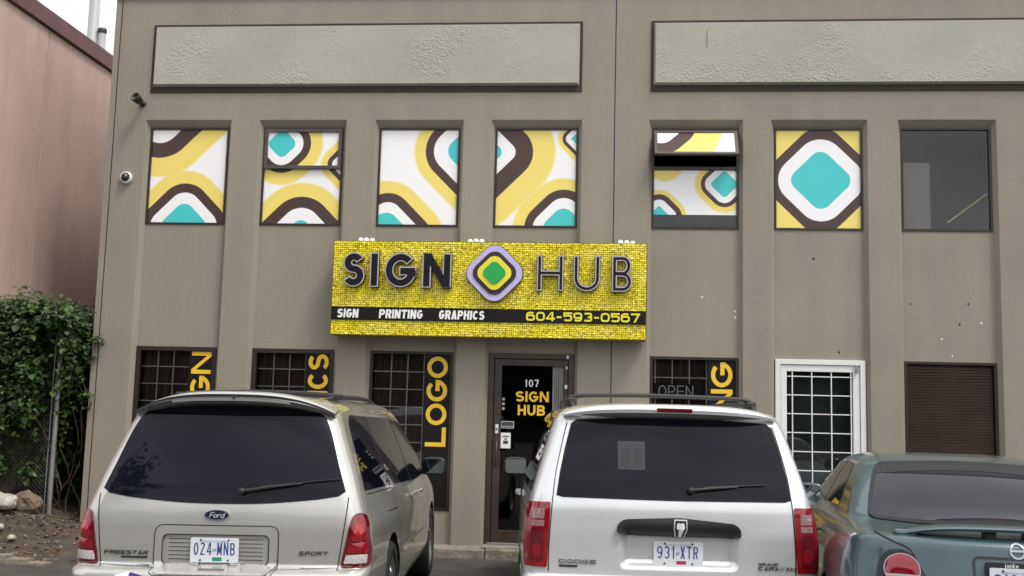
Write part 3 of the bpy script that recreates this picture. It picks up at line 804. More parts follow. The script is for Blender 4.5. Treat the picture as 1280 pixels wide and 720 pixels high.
def white_door():
    a, b = BAYS[5]; z0, z1 = .112, ZLT
    f = MB(); y0, y1 = -.03, .07
    f.bbox(a+.002, a+.06, y0, y1, z0, z1-.003, .004); f.bbox(b-.06, b-.002, y0, y1, z0, z1-.003, .004); f.bbox(a+.06, b-.06, y0+.001, y1, z1-.062, z1-.003, .004)
    fo = f.build('door_frame', M['white'], bld)
    d = MB(); x0, x1 = a+.064, b-.064; zb, zt = z0+.02, z1-.066
    d.bbox(x0, x0+.068, -.014, .03, zb, zt, .004); d.bbox(x1-.075, x1, -.014, .03, zb, zt, .004)
    d.bbox(x0+.068, x1-.075, -.013, .03, zt-.075, zt, .004); d.bbox(x0+.068, x1-.075, -.013, .03, zb, zb+.2, .004)
    do = d.build('door', M['white'], bld); do['label'] = 'white framed glass door with white security grid'
    gx0, gx1, gz0, gz1 = x0+.068, x1-.075, zb+.2, zt-.075
    pane(gx0, gx1, gz0, gz1, .022, M['glassdark'], do)
    xs = [gx0+.065+i*.218 for i in range(4)]; zs = []; z = gz1-.055
    while z > gz0+.02: zs.append(z); z -= .213
    bars(do, [x for x in xs if x < gx1], zs, gx0, gx1, gz0, gz1, .000, M['wgrille'], .011)
    M['shade'] = mat('grey_green_shade', (.035, .048, .050), .8, var=.4, vscale=1.6)
    g = MB(); g.box(gx0-.05, gx1+.05, .20, .21, gz0-.1, gz1+.05); g.build('roller_shade', M['shade'], do)
    g = MB(); g.bbox(b-.115, b-.085, -.05, -.028, z1-.15, z1-.06, .004); g.build('door_closer', M['galv'], fo)
white_door()

def wall_marks():
    # chips and drill holes on the spandrels at the right
    pts = [(1.03, 3.03, 0), (1.405, 2.87, 0), (1.41, 2.80, 0), (3.38, 2.99, 1), (3.92, 2.76, 1), (4.16, 2.78, 0), (3.72, 2.59, 0), (3.83, 2.40, 0), (2.58, 2.42, 1), (4.02, 3.00, 1), (2.3, 3.5, 1)]
    r = random.Random(4)
    for x, z, k in pts:
        g = MB(); n = 7
        P = [(x+math.cos(t*2*PI/n)*r.uniform(.006, .014), z+math.sin(t*2*PI/n)*r.uniform(.008, .022)) for t in range(n)]
        g.prism(P, 'y', -.003, .002)
        g.build('wall_chip', M['chipdark' if k else 'chip'], bld)
wall_marks()

# ================================================================== SHOP SIGN
def seq_mat():
    m = bpy.data.materials.new('yellow_shimmer_disc'); m.use_nodes = True
    n, l = m.node_tree.nodes, m.node_tree.links; b = n['Principled BSDF']
    g = n.new('ShaderNodeNewGeometry'); r = n.new('ShaderNodeValToRGB')
    r.color_ramp.elements[0].color = (.68, .54, .012, 1); r.color_ramp.elements[1].color = (.86, .74, .035, 1)
    l.new(g.outputs['Random Per Island'], r.inputs[0]); l.new(r.outputs[0], b.inputs['Base Color'])
    b.inputs['Metallic'].default_value = .08; b.inputs['Roughness'].default_value = .25
    return m
M['sequin'] = seq_mat()
M['signback'] = mat('sign_backing', (.22, .17, .008), .7)
M['lilac'] = mat('lilac_acrylic', (.52, .45, .74), .35)
M['plum'] = mat('dark_plum_acrylic', (.030, .014, .017), .3)
M['lemon'] = mat('yellow_acrylic', (.80, .70, .04), .35)
M['green'] = mat('green_acrylic', (.012, .36, .07), .35)
M['letterface'] = mat('black_letter_face', (.008, .007, .012), .45, spec=.22)
M['letterrim'] = mat('grey_letter_trim', (.46, .42, .44), .4)

SX0, SX1, SZ0, SZ1, SY = -3.272, .367, 2.497, 3.590, -.34
def diamond(cx, cz, v, n=10):
    c = v*.37; t = v-1.41421*c; out = []
    for q in range(4):
        ang = q*90
        px, pz = cx+c*1.41421*math.cos(math.radians(ang)), cz+c*1.41421*math.sin(math.radians(ang))
        for i in range(n+1):
            a = math.radians(ang-45+90*i/n); out.append((px+t*math.cos(a), pz+t*math.sin(a)))
    return out
def shop_sign():
    root = empty('shop_sign', (0, 0, 0)); tag(root, 'wide yellow shimmer sign with black letters above the shop door', 'sign')
    g = MB(); g.box(SX0, SX1, SY, -.12, SZ0, SZ1); g.build('panel', M['signback'], root)
    # flapping discs hung in rows
    r = random.Random(11); vs, fs = [], []
    p = .0245; nx = int((SX1-SX0)/p); nz = int((SZ1-SZ0)/p); px = (SX1-SX0)/nx; pz = (SZ1-SZ0)/nz
    bz0, bz1 = 2.664, 2.812
    ph = [r.uniform(-9, 9) for _ in range(nx+nz)]
    for i in range(nx):
        for j in range(nz):
            x, z = SX0+(i+.5+r.uniform(-.12, .12))*px, SZ0+(j+.5+r.uniform(-.12, .12))*pz
            if bz0 < z < bz1: continue
            a = math.radians(r.gauss(0, 8)+4*math.sin(i*.31+j*.2)); t = math.radians(r.gauss(6, 9)+5*math.sin(i*.13-j*.4)); s = p*r.uniform(.51, .60)
            b = len(vs)
            for k in range(8):
                u, v = s*math.cos(k*PI/4+PI/8), s*math.sin(k*PI/4+PI/8)-s*.35
                vs.append((x+u*math.cos(a), SY-.014-.0006*((i*7+j*13) % 5)-v*math.sin(t)*-1+u*math.sin(a), z+v*math.cos(t)+s*.35))
            fs.append(tuple(range(b, b+8)))
    me = bpy.data.meshes.new('shimmer_discs'); me.from_pydata(vs, [], fs); o = link('shimmer_discs', me, M['sequin'], root); tag(o, kind='stuff')
    g = MB(); t = .008
    g.box(SX0-t, SX1+t, SY-.01, -.115, SZ1, SZ1+t); g.box(SX0-t, SX1+t, SY-.01, -.115, SZ0-t, SZ0); g.box(SX0-t, SX0, SY-.01, -.115, SZ0, SZ1); g.box(SX1, SX1+t, SY-.01, -.115, SZ0, SZ1)
    g.build('edge_trim', M['signback'], root)  # dark backing colour puts the bottom edge's shadow into the trim
    g = MB(); g.box(SX0-.001, SX1+.001, SY-.030, SY-.001, bz0, bz1); band = g.build('text_band', M['black'], root)
    PX = (SX1-SX0)/392.; X = lambda px: SX0+(px-415.5)*PX
    # channel letters
    zb = 3.055; h = .385
    def ch(c, x0, x1, w, hh, zz):
        W_ = (x1-x0)/hh; d = .055
        mt = Matrix(((1, 0, 0, x0), (0, 0, -1, SY-.028), (0, 1, 0, zz), (0, 0, 0, 1)))
        gr = .022 if w > .1 else .030
        me = letter_mesh('letter', c, hh, W_, w, d, grow=gr); me.transform(mt); lo = link('letter', me, M['letterface'], root)
        lo['label'] = 'raised black letter with grey outline'
        me = letter_mesh('outline', c, hh, W_, w, .0035, z0=d, grow=gr*.82); me.transform(mt); link('outline', me, M['letterrim'], lo)
        me = letter_mesh('face', c, hh, W_, w, .0035, z0=d+.0036, grow=-.010 if w > .1 else -.004); me.transform(mt); link('face', me, M['letterface'], lo)
    for c, a, b in (('S', 430.5, 456.5), ('I', 465, 474.5), ('G', 484, 522), ('N', 531.5, 566)): ch(c, X(a), X(b), .215, h, zb)
    for c, a, b in (('H', 675, 705), ('U', 720, 750), ('B', 767, 789)): ch(c, X(a), X(b), .085, h, zb-.012)
    # emblem of stacked rounded diamonds
    cx, cz = X(621), 3.225; y = SY-.028; em = None
    for v, m, d in ((.330, 'plum', .045), (.322, 'lilac', .010), (.250, 'plum', .010), (.196, 'lemon', .010), (.130, 'green', .010)):
        g = MB(); g.prism(diamond(cx, cz, v), 'y', y-d, y); y -= d
        o = g.build('emblem' if em is None else 'emblem_layer', M[m], root if em is None else em)
        if em is None: em = o; em['label'] = 'rounded diamond emblem in lilac, plum, yellow and green'
    tz, th, ty = 2.688, .103, SY-.0305
    wall_text('SIGN', X(423), tz, ty, th, X(450)-X(423), .22, root, M['offwhite'], W=.5, gapf=.08, wide=False, slant=.06, depth=.003)
    wall_text('PRINTING', X(476.5), tz, ty, th, X(531.5)-X(476.5), .22, root, M['offwhite'], W=.5, gapf=.08, wide=False, slant=.06, depth=.003)
    wall_text('GRAPHICS', X(552), tz, ty, th, X(609)-X(552), .22, root, M['offwhite'], W=.5, gapf=.08, wide=False, slant=.06, depth=.003)
    wall_text('604-593-0567', X(661), tz, ty, th, X(800.5)-X(661), .20, root, M['lemon'], W=1.1, gapf=.12, p=3.2, wide=False, depth=.003)
    # pale foam blocks at the brackets on top
    for a in (455, 595, 783):
        g = MB(); r2 = random.Random(a)
        for k in range(3):
            xx = X(a)-.07+.07*k; g.lathe([(.0, .032), (.020, .028), (.031, .012), (.033, -.014)], (xx, SY+.03+r2.uniform(-.01, .02), SZ1+.02+r2.uniform(-.006, .006)), 'z', 10)
        g.build('bracket_cover', M['offwhite'], root)
    g = MB()
    for x in (-2.6, -.4): g.box(x-.03, x+.03, -.12, -.0765, SZ0+.1, SZ1-.1)
    g.build('mounting_rail', M['galv'], root)
shop_sign()

def wall_devices():
    o = empty('dome_camera', (-6.0, YF, 4.395)); tag(o, 'small white dome security camera on the wall corner', 'camera')
    g = MB(); g.lathe([(.0, 0), (.075, 0), (.078, -.02), (.070, -.045), (.055, -.05), (.055, -.02)], (0, 0, 0), 'y', 28); g.build('housing', M['camwhite'], o)
    g = MB(); g.lathe([(.055, -.035), (.052, -.055), (.040, -.078), (.022, -.090), (.001, -.094)], (0, 0, 0), 'y', 24); g.build('dome', M['dome'], o)
    o = empty('security_lamp', (-5.86, YF, 5.34)); tag(o, 'small black wall lamp on a swivel arm below the left stucco panel', 'lamp')
    g = MB(); g.lathe([(.0, 0), (.045, 0), (.045, -.015), (.0, -.018)], (0, 0, 0), 'y', 16); g.build('wall_plate', M['lampblack'], o)
    g = MB(); g.tube([(0, -.01, 0), (.015, -.06, .0), (.03, -.10, -.01)], .014, 8); g.build('arm', M['lampblack'], o)
    g = MB(); g.lathe([(.001, -.05), (.025, -.045), (.045, -.01), (.058, .05), (.062, .085), (.052, .085), (.048, .06), (.001, .055)], (0, 0, 0), 'z', 20)
    ho = g.build('lamp_head', M['lampblack'], o); ho.location = (.01, -.13, -.005); ho.rotation_euler = (math.radians(60), math.radians(-35), 0)
wall_devices()

# ================================================================== NEIGHBOUR
def neighbour():
    root = empty('neighbour_building', (0, 0, 0)); tag(root, 'tall pink concrete building with dark red roof edge at the left', 'building')
    xw, zt = -7.6, 6.60
    g = MB(); g.box(-16, xw-.05, -2.6, 12, 0, zt-.01); g.build('core', M['pink'], root)
    ys = [-2.6, 0.72, 4.4, 8.1, 12]
    for i in range(4):
        p = MB(); p.bbox(xw-.049, xw+random.Random(i).uniform(-.004, .004), ys[i]+.012, ys[i+1]-.012, -.02, zt, .012); p.build('wall_panel', M['pink'], root)
    for y in ys[1:-1]:
        p = MB(); p.box(xw-.048, xw-.02, y-.0119, y+.0119, 0, zt-.02); p.build('panel_joint', M['groove'], root)
    y = -2.65; i = 0
    while y < 12:
        f = MB(); f.bbox(xw-.4, xw+.05+(.004 if i % 2 else 0), y, y+2.44, zt+.001, zt+.235, .008); f.build('roof_fascia', M['fascia'], root); y += 2.442; i += 1
    r = MB(); r.box(-16, xw-.41, -2.6, 12, zt, zt+.12); r.build('roof', M['cap'], root)
    for (x, y, rad, top, capd, lab) in ((-8.72, 4, .088, 9.4, 0, 'tall grey vent pipe rising behind the red roof edge'), (-8.555, 4.0, .062, 7.83, 1, 'short capped grey vent pipe beside the tall one')):
        o = empty('vent_pipe', (x, y, zt+.12)); tag(o, lab, 'pipe', 'vent pipes on the neighbouring roof')
        g = MB(); H = top-zt-.12
        g.lathe([(.0, 0), (rad*1.6, 0), (rad*1.5, .05), (rad, .08), (rad, H-.02), (rad*.9, H), (0.001, H)], (0, 0, 0), 'z', 24); g.build('pipe', M['pipe'], o)
        if capd:
            g = MB(); g.lathe([(rad*1.12, H-.07), (rad*1.2, H-.03), (rad*1.15, H+.01), (.001, H+.03)], (0, 0, 0), 'z', 24); g.build('cap', M['lampblack'], o)
neighbour()

# ================================================================== FENCE AND VINE
def fence():
    root = empty('chain_link_fence', (-6.66, -.12, .2)); tag(root, 'chain link fence with grey steel post overgrown by the vine', 'fence')
    g = MB(); g.tube([(0, 0, -.1), (0, 0, 2.33)], .03, 12); g.lathe([(.034, 2.33), (.030, 2.36), (.001, 2.375)], (0, 0, 0), 'z', 12); g.build('post', M['galv'], root)
    g = MB(); g.tube([(0.0, 0, 2.25), (-.92, 0, 2.27)], .02, 10); g.build('rail', M['galv'], root)
    g = MB(); g.tube([(-.055, -.02, .1), (-.055, -.02, 2.25)], .006, 6); g.build('tension_bar', M['galv'], root)
    # woven wire
    g = MB(); p = .052; x0, x1, z0, z1 = -.92, -.03, .04, 2.25
    n = int((x1-x0+z1-z0)/p)
    for i in range(n):
        for s in (1, -1):
            c = (x0-(z1-z0)+i*p) if s == 1 else (x0+i*p)
            pts = []
            # line x = c + s*(z-z0)
            t0 = max(z0, z0+((x0-c) if s == 1 else (c-x1))); t1 = min(z1, z0+((x1-c) if s == 1 else (c-x0)))
            if t1-t0 < .03: continue
            g.tube([(c+s*(t0-z0), .002*s, t0), (c+s*(t1-z0), .002*s, t1)], .0019, 4)
    tag(g.build('wire_mesh', M['wire'], root), kind='stuff')
fence()

def leaf_mat(name, a, b):
    m = bpy.data.materials.new(name); m.use_nodes = True
    n, l = m.node_tree.nodes, m.node_tree.links; s = n['Principled BSDF']
    g = n.new('ShaderNodeNewGeometry'); r = n.new('ShaderNodeValToRGB')
    r.color_ramp.elements[0].color = (*a, 1); r.color_ramp.elements[1].color = (*b, 1)
    l.new(g.outputs['Random Per Island'], r.inputs[0]); l.new(r.outputs[0], s.inputs['Base Color'])
    s.inputs['Roughness'].default_value = .45
    tr = n.new('ShaderNodeBsdfTranslucent'); l.new(r.outputs[0], tr.inputs[0]); mx = n.new('ShaderNodeMixShader'); mx.inputs[0].default_value = .25
    l.new(s.outputs[0], mx.inputs[1]); l.new(tr.outputs[0], mx.inputs[2]); l.new(mx.outputs[0], n['Material Output'].inputs[0])
    return m
M['leaf'] = leaf_mat('vine_leaf', (.016, .040, .010), (.080, .14, .030))
M['stem'] = mat('vine_stem', (.07, .045, .025), .8, var=.3)
def add_leaf(g, c, d, up, s):
    d = d.normalized(); side = d.cross(up)
    if side.length < .01: side = d.cross(Vector((1, 0, 0)))
    side.normalize(); nn = side.cross(d)
    P = [(0, 0), (.25, .34), (.58, .40), (1, 0), (.58, -.40), (.25, -.34), (.5, 0)]
    vs = [c+d*(a*s)+side*(b*s)+nn*(abs(b)*s*.35-(a*a)*s*.18) for a, b in P]
    g.add(vs, [(0, 1, 6), (1, 2, 6), (2, 3, 6), (0, 6, 5), (5, 6, 4), (4, 6, 3)])
def vine():
    r = random.Random(21)
    root = empty('climbing_vine', (-6.9, .1, .35)); tag(root, 'dense dark green vine covering the fence beside the building corner', 'vine')
    off = Vector((-6.9, .1, .35)); g = MB(); st = MB()
    # woody stems spreading up from the ground
    tips = []
    for i in range(15):
        x = r.uniform(-7.45, -6.42); y = r.uniform(-.05, .5)
        p = Vector((x, y, .25)); pts = [p-off]; H = r.uniform(1.2, 2.5)
        k = 9
        for j in range(1, k+1):
            t = j/k
            q = Vector((x+.25*math.sin(i+t*3)+r.uniform(-.04, .04), y-.25*t+r.uniform(-.05, .05), .25+H*t)); q.x = min(q.x, -6.38); pts.append(q-off)
            if j > 2: tips.append(q)
        st.tube(pts, [.012*(1-.7*j/k) for j in range(k+1)], 5)
    # clumps of leaves: crown dense at the top, hollow below behind the wire
    clumps = []
    for i in range(420):
        x = r.uniform(-7.58, -6.46); z = .55+2.35*r.random()**.62
        ztop = 2.88-.10*max(0, (x+7.0)/.6)**2-.12*abs(math.sin(x*7))
        if x > -6.72: ztop = 2.72-.25*(x+6.72)
        if z > ztop: z = ztop-r.random()*.4
        if x > -6.62 and z < 1.75: continue
        if z < 1.75 and r.random() < .62: continue
        y = r.uniform(-.42, .35) if z > 1.2 else r.uniform(-.15, .35)
        clumps.append((Vector((x, y, z)), r.uniform(.09, .2)))
    for i in range(60): clumps.append((Vector((r.uniform(-7.55, -6.45), r.uniform(.3, 1.3), r.uniform(1.6, 2.7))), .22))  # leaves added behind the crown to shade the passage
    for i in range(170): clumps.append((Vector((r.uniform(-7.55, -6.4), r.uniform(.9, 1.7), r.uniform(.25, 2.6))), .2))  # leaf wall added at the back to keep light out of the passage
    # stray sprays
    for c in ((-6.30, -.12, 2.18), (-6.36, -.14, 2.30), (-6.27, -.13, 1.72), (-6.22, -.12, 2.40), (-7.3, -.25, .95), (-7.2, -.3, .85)): clumps.append((Vector(c), .06))
    for c, s in clumps:
        n = int(36*(s/.14)**1.5)+6
        for _ in range(n):
            v = Vector((r.gauss(0, 1), r.gauss(0, 1), r.gauss(0, 1)*.8))*s*.62
            q = c+v
            if -6.80 < q.x < -6.56 and q.z < 2.5 and q.y < -.02: q.y = r.uniform(-.01, .25)
            if q.x > -6.31 and q.y > -.09: continue
            d = Vector((r.uniform(-1, 1), r.uniform(-1.2, .5), r.uniform(-1.0, .35)))
            add_leaf(g, q-off, d, Vector((r.uniform(-.4, .4), -.5, 1)), r.choice((.035, .045, .055, .07, .085, .10))*r.uniform(.85, 1.1))
    # long shoots standing off the crown
    for i in range(26):
        x = r.uniform(-7.5, -6.4); b = Vector((x, r.uniform(-.3, .1), 2.45)); d = Vector((r.uniform(-.5, .6), r.uniform(-.5, 0), r.uniform(.2, .9))).normalized(); L = r.uniform(.25, .5)
        pts = []
        for j in range(7):
            t = j/6; q = b+d*L*t+Vector((0, 0, -.14*t*t)); pts.append(q-off)
            if j:
                for _ in range(2): add_leaf(g, q-off, Vector((r.uniform(-1, 1), r.uniform(-1, .4), r.uniform(-.6, .4))), Vector((0, -.4, 1)), r.uniform(.035, .07))
        st.tube(pts, .003, 4)
    for pts in ([(-6.42, -.12, 1.95), (-6.33, -.14, 1.86), (-6.28, -.13, 1.70), (-6.25, -.13, 1.6)], [(-6.45, -.12, 2.2), (-6.33, -.13, 2.33), (-6.22, -.13, 2.40), (-6.16, -.13, 2.39)]):
        st.tube([Vector(p)-off for p in pts], .004, 5)
        q = Vector(pts[-1])
        for k in range(9): add_leaf(g, q-off+Vector((r.uniform(-.05, .05), r.uniform(-.03, .01), r.uniform(-.05, .05))), Vector((r.uniform(-1, 1), -.6, r.uniform(-1, .3))), Vector((0, -.5, 1)), r.uniform(.04, .06))
    tag(g.build('leaves', M['leaf'], root, recalc=False), kind='stuff')
    st.build('stems', M['stem'], root)
vine()

# ================================================================== VEHICLES
def pchip(x, y, xq):
    x, y = np.array(x, float), np.array(y, float); h = np.diff(x); d = np.diff(y)/h; m = np.zeros_like(y)
    for i in range(1, len(x)-1):
        if d[i-1]*d[i] > 0:
            w1, w2 = 2*h[i]+h[i-1], h[i]+2*h[i-1]; m[i] = (w1+w2)/(w1/d[i-1]+w2/d[i])
    m[0], m[-1] = d[0], d[-1]
    k = np.clip(np.searchsorted(x, xq)-1, 0, len(x)-2); t = (xq-x[k])/h[k]
    return (2*t**3-3*t**2+1)*y[k]+(t**3-2*t**2+t)*h[k]*m[k]+(-2*t**3+3*t**2)*y[k+1]+(t**3-t**2)*h[k]*m[k+1]

class Car:
    """body lofted from plan contours at many heights. local axes: x right, y forward from the rear, z up"""
    def __init__(s, root, levels, paint, wheels, plan=.04, dz=.014, dent=None, wheel_r=.34):
        s.root = root; s.paint = paint
        L = np.array(levels, float); z = L[:, 0]
        zq = [z[0]]
        while zq[-1] < z[-1]-1e-6:
            k = np.searchsorted(z, zq[-1]+1e-7)
            zq.append(min(zq[-1]+dz, z[min(k, len(z)-1)]) if z[min(k, len(z)-1)]-zq[-1] > 1e-4 else zq[-1]+dz)
        zq = np.array(zq); zq[-1] = z[-1]
        V = [pchip(z, L[:, i], zq) for i in range(1, 8)]
        NR, NC, NS, NF = 44, 10, 60, 16
        vs = []; ym = (L[:, 2].min()+L[:, 3].max())/2; hl = (L[:, 3].max()-L[:, 2].min())/2
        for i, zz in enumerate(zq):
            w, yr, yf, cr, cf, br, bf = [float(v[i]) for v in V]
            cr = min(cr, w*.6); cf = min(cf, w*.7, (yf-yr)*.4); half = []
            xe = w-cr
            for k in range(NR):
                x = xe*k/NR; half.append((x, yr+br*(x/w)**2))
            yb = yr+br*(xe/w)**2
            for k in range(NC+1):
                a = -PI/2+PI/2*k/NC; half.append((xe+cr*math.cos(a), yb+cr+cr*math.sin(a)))
            xf = w-cf; yfb = yf-bf*(xf/w)**2; y0, y1 = yb+cr, yfb-cf
            for k in range(1, NS): half.append((w, y0+(y1-y0)*k/NS))
            for k in range(NC+1):
                a = PI/2*k/NC; half.append((xf+cf*math.cos(a), y1+cf*math.sin(a)))
            for k in range(1, NF+1):
                x = xf*(1-k/NF); half.append((x, yf-bf*(x/w)**2))
            full = half+[(-x, y) for x, y in half[-2:0:-1]]
            for x, y in full:
                x *= 1-plan*((y-ym)/hl)**2
                if dent: x, y, zz2 = dent(x, y, zz)
                else: zz2 = zz
                vs.append((x, y, zz2))
        n = len(full); s.n = n; fs = []
        for i in range(len(zq)-1):
            for k in range(n): fs.append((i*n+k, i*n+(k+1) % n, (i+1)*n+(k+1) % n, (i+1)*n+k))
        fs.append(tuple(range(n))[::-1]); b = (len(zq)-1)*n; fs.append(tuple(range(b, b+n)))
        s.bvh = BVHTree.FromPolygons([Vector(v) for v in vs], fs)
        me = bpy.data.meshes.new('body'); me.from_pydata(vs, [], fs)
        me.polygons.foreach_set('use_smooth', [True]*(len(fs)-2)+[False]*2)
        me.materials.append(paint); me.materials.append(M['trim'])
        o = link('body', me, None, root)
        # wheel arches cut out of the body
        c = MB()
        for (wy, hw) in wheels:
            for sg in (-1, 1): c.lathe([(.001, 0), (wheel_r+.06, 0), (wheel_r+.06, .45), (.001, .45)], (sg*hw-(.30 if sg > 0 else .15), wy, wheel_r), 'x', 40)
        cut = c.build('cut', M['trim'])
        cut.data.materials.clear(); cut.data.materials.append(M['trim'])
        bpy.context.view_layer.update()
        md = o.modifiers.new('arch', 'BOOLEAN'); md.object = cut; md.operation = 'DIFFERENCE'; md.solver = 'EXACT'; md.material_mode = 'TRANSFER'
        cut.parent = root; bpy.context.view_layer.update()
        dg = bpy.context.evaluated_depsgraph_get(); me2 = bpy.data.meshes.new_from_object(o.evaluated_get(dg), depsgraph=dg)
        o.modifiers.clear(); o.data = me2; bpy.data.objects.remove(cut)
        me2.name = 'body'; s.body = o
        if hasattr(me2, 'set_sharp_from_angle'): me2.set_sharp_from_angle(angle=math.radians(48))
    def rear(s, x, z, off=0.):
        h = s.bvh.ray_cast(Vector((x, -3, z)), Vector((0, 1, 0)))
        if h[0] is None: return Vector((x, 1, z)), Vector((0, -1, 0))
        n = h[1] if h[1].y < 0 else -h[1]
        return h[0]+n*off, n
    def side(s, y, z, off=0., sg=1):
        h = s.bvh.ray_cast(Vector((sg*3, y, z)), Vector((-sg, 0, 0)))
        if h[0] is None: return Vector((sg*.5, y, z)), Vector((sg, 0, 0))
        n = h[1] if h[1].x*sg > 0 else -h[1]
        return h[0]+n*off, n
    def top(s, x, y, off=0.):
        h = s.bvh.ray_cast(Vector((x, y, 4)), Vector((0, 0, -1)))
        if h[0] is None: return Vector((x, y, 1)), Vector((0, 0, 1))
        return h[0]+Vector((0, 0, off)), Vector((0, 0, 1))
    def patch(s, name, poly, m, off=.004, thick=.012, step=.04, on='rear', sg=1, parent=None, dome=0.):
        """a panel that follows the body: outline in (x, z) of the rear, (y, z) of a side or (x, y) of the top"""
        f = {'rear': lambda a, b, o: s.rear(a, b, o)[0], 'side': lambda a, b, o: s.side(a, b, o, sg)[0], 'top': lambda a, b, o: s.top(a, b, o)[0]}[on]
        bm = bmesh.new(); bm.faces.new([bm.verts.new((p[0], p[1], 0)) for p in poly])
        xs = [p[0] for p in poly]; ys = [p[1] for p in poly]
        for ax, lo, hi in ((0, min(xs), max(xs)), (1, min(ys), max(ys))):
            k = max(1, int((hi-lo)/step))
            for i in range(1, k):
                co = [0, 0, 0]; co[ax] = lo+(hi-lo)*i/k; no = [0, 0, 0]; no[ax] = 1
                bmesh.ops.bisect_plane(bm, geom=bm.verts[:]+bm.edges[:]+bm.faces[:], plane_co=co, plane_no=no, dist=1e-5)
        bmesh.ops.triangulate(bm, faces=[q for q in bm.faces if len(q.verts) > 4])
        bm.verts.index_update()
        cx, cy = (min(xs)+max(xs))/2, (min(ys)+max(ys))/2; hx, hy = (max(xs)-min(xs))/2, (max(ys)-min(ys))/2
        def dm(a, b): return dome*max(0, 1-((a-cx)/hx)**2)*max(0, 1-((b-cy)/hy)**2) if dome else 0
        vs = [f(v.co.x, v.co.y, off+dm(v.co.x, v.co.y)) for v in bm.verts]; fs = [tuple(v.index for v in q.verts) for q in bm.faces]
        g = MB(); g.add(vs, fs, True)
        for e in bm.edges:
            if len(e.link_faces) == 1:
                a, b = e.verts
                g.add([f(a.co.x, a.co.y, off), f(b.co.x, b.co.y, off), f(b.co.x, b.co.y, off-thick), f(a.co.x, a.co.y, off-thick)], [(0, 1, 2, 3)])
        bm.free()
        return g.build(name, m, parent or s.root)
    def strip(s, name, pts, w, m, off=.0015, on='rear', sg=1, closed=False, parent=None, step=.04):
        """thin band along a line on the body"""
        dense = []
        P = pts+[pts[0]] if closed else pts
        for a, b in zip(P[:-1], P[1:]):
            k = max(1, int(math.hypot(b[0]-a[0], b[1]-a[1])/step))
            dense += [(a[0]+(b[0]-a[0])*i/k, a[1]+(b[1]-a[1])*i/k) for i in range(k)]
        if not closed: dense.append(P[-1])
        lf, rt = ribbon(dense, w, closed); n = len(lf)
        f = {'rear': lambda q: s.rear(q.x, q.y, off)[0], 'side': lambda q: s.side(q.x, q.y, off, sg)[0], 'top': lambda q: s.top(q.x, q.y, off)[0]}[on]
        mid = [(a+b)/2 for a, b in zip(lf, rt)]
        v1, v2, v3 = [f(q) for q in lf], [f(q) for q in rt], [f(q) for q in mid]
        fs = []
        for i in range(n if closed else n-1):
            j = (i+1) % n; fs += [(i, j, 2*n+j, 2*n+i), (2*n+i, 2*n+j, n+j, n+i)]
        g = MB(); g.add(v1+v2+v3, fs, True); return g.build(name, m, parent or s.root)
    def text(s, txt, x0, z0, h, length, w, m, off=.004, depth=.003, W=.8, gapf=.12, p=2., slant=0., name='badge_letter', wide=False, parent=None, rot=0.):
        W1 = W
        for _ in range(12):
            t, ln = lay_text(txt, h, W1, w, gapf*h, wide); W1 *= 1+(length/ln-1)*.9
        for c, x, k in t:
            me = letter_mesh(name, c, h, k, w, depth, p=p, slant=slant)
            q, nn = s.rear(x0+x+k*h/2, z0+h/2+rot*(x+k*h/2), off)
            zax = nn.normalized(); xax = Vector((0, 0, 1)).cross(zax).normalized(); yax = zax.cross(xax)
            mt = Matrix((xax, yax, zax)).transposed().to_4x4(); mt.translation = q
            me.transform(mt @ Matrix.Translation((-k*h/2, -h/2, 0)))
            link(name, me, m, parent or s.root)
    def wheel(s, wy, hw, r, m_rim, spokes=5):
        for sg in (-1, 1):
            g = MB(); t = .105
            pr = [(r-.11, -t), (r-.02, -t), (r, -t+.03), (r, t-.03), (r-.02, t), (r-.11, t), (r-.12, 0), (r-.11, -t)]
            g.lathe(pr, (sg*(hw-t), wy, r), 'x', 48); w_ = g.build('wheel', M['tyre'], s.root)
            g = MB(); x = sg*(hw-t)
            rr = r-.115
            g.lathe([(rr+.012, sg*.10), (rr-.004, sg*.098), (rr-.02, sg*.06), (rr-.03, -sg*.02)], (x, wy, r), 'x', 48)
            g.lathe([(.075, sg*.06), (.065, sg*.085), (.03, sg*.09), (.001, sg*.09)], (x, wy, r), 'x', 24)
            for k in range(spokes):
                a = 2*PI*k/spokes+.3
                P = []
                for (rad, wd) in ((.05, .045), (rr-.01, .03)):
                    for q in (-1, 1): P.append((wy+rad*math.cos(a)-q*wd*math.sin(a), r+rad*math.sin(a)+q*wd*math.cos(a)))
                P = [P[0], P[1], P[3], P[2]]
                g.prism(P, 'x', x+sg*.045, x+sg*.082)
            g.build('rim', m_rim, w_)
            g = MB(); g.lathe([(rr-.025, sg*.0), (.001, sg*.0)], (x, wy, r), 'x', 32); g.build('brake_disc', M['trim'], w_)

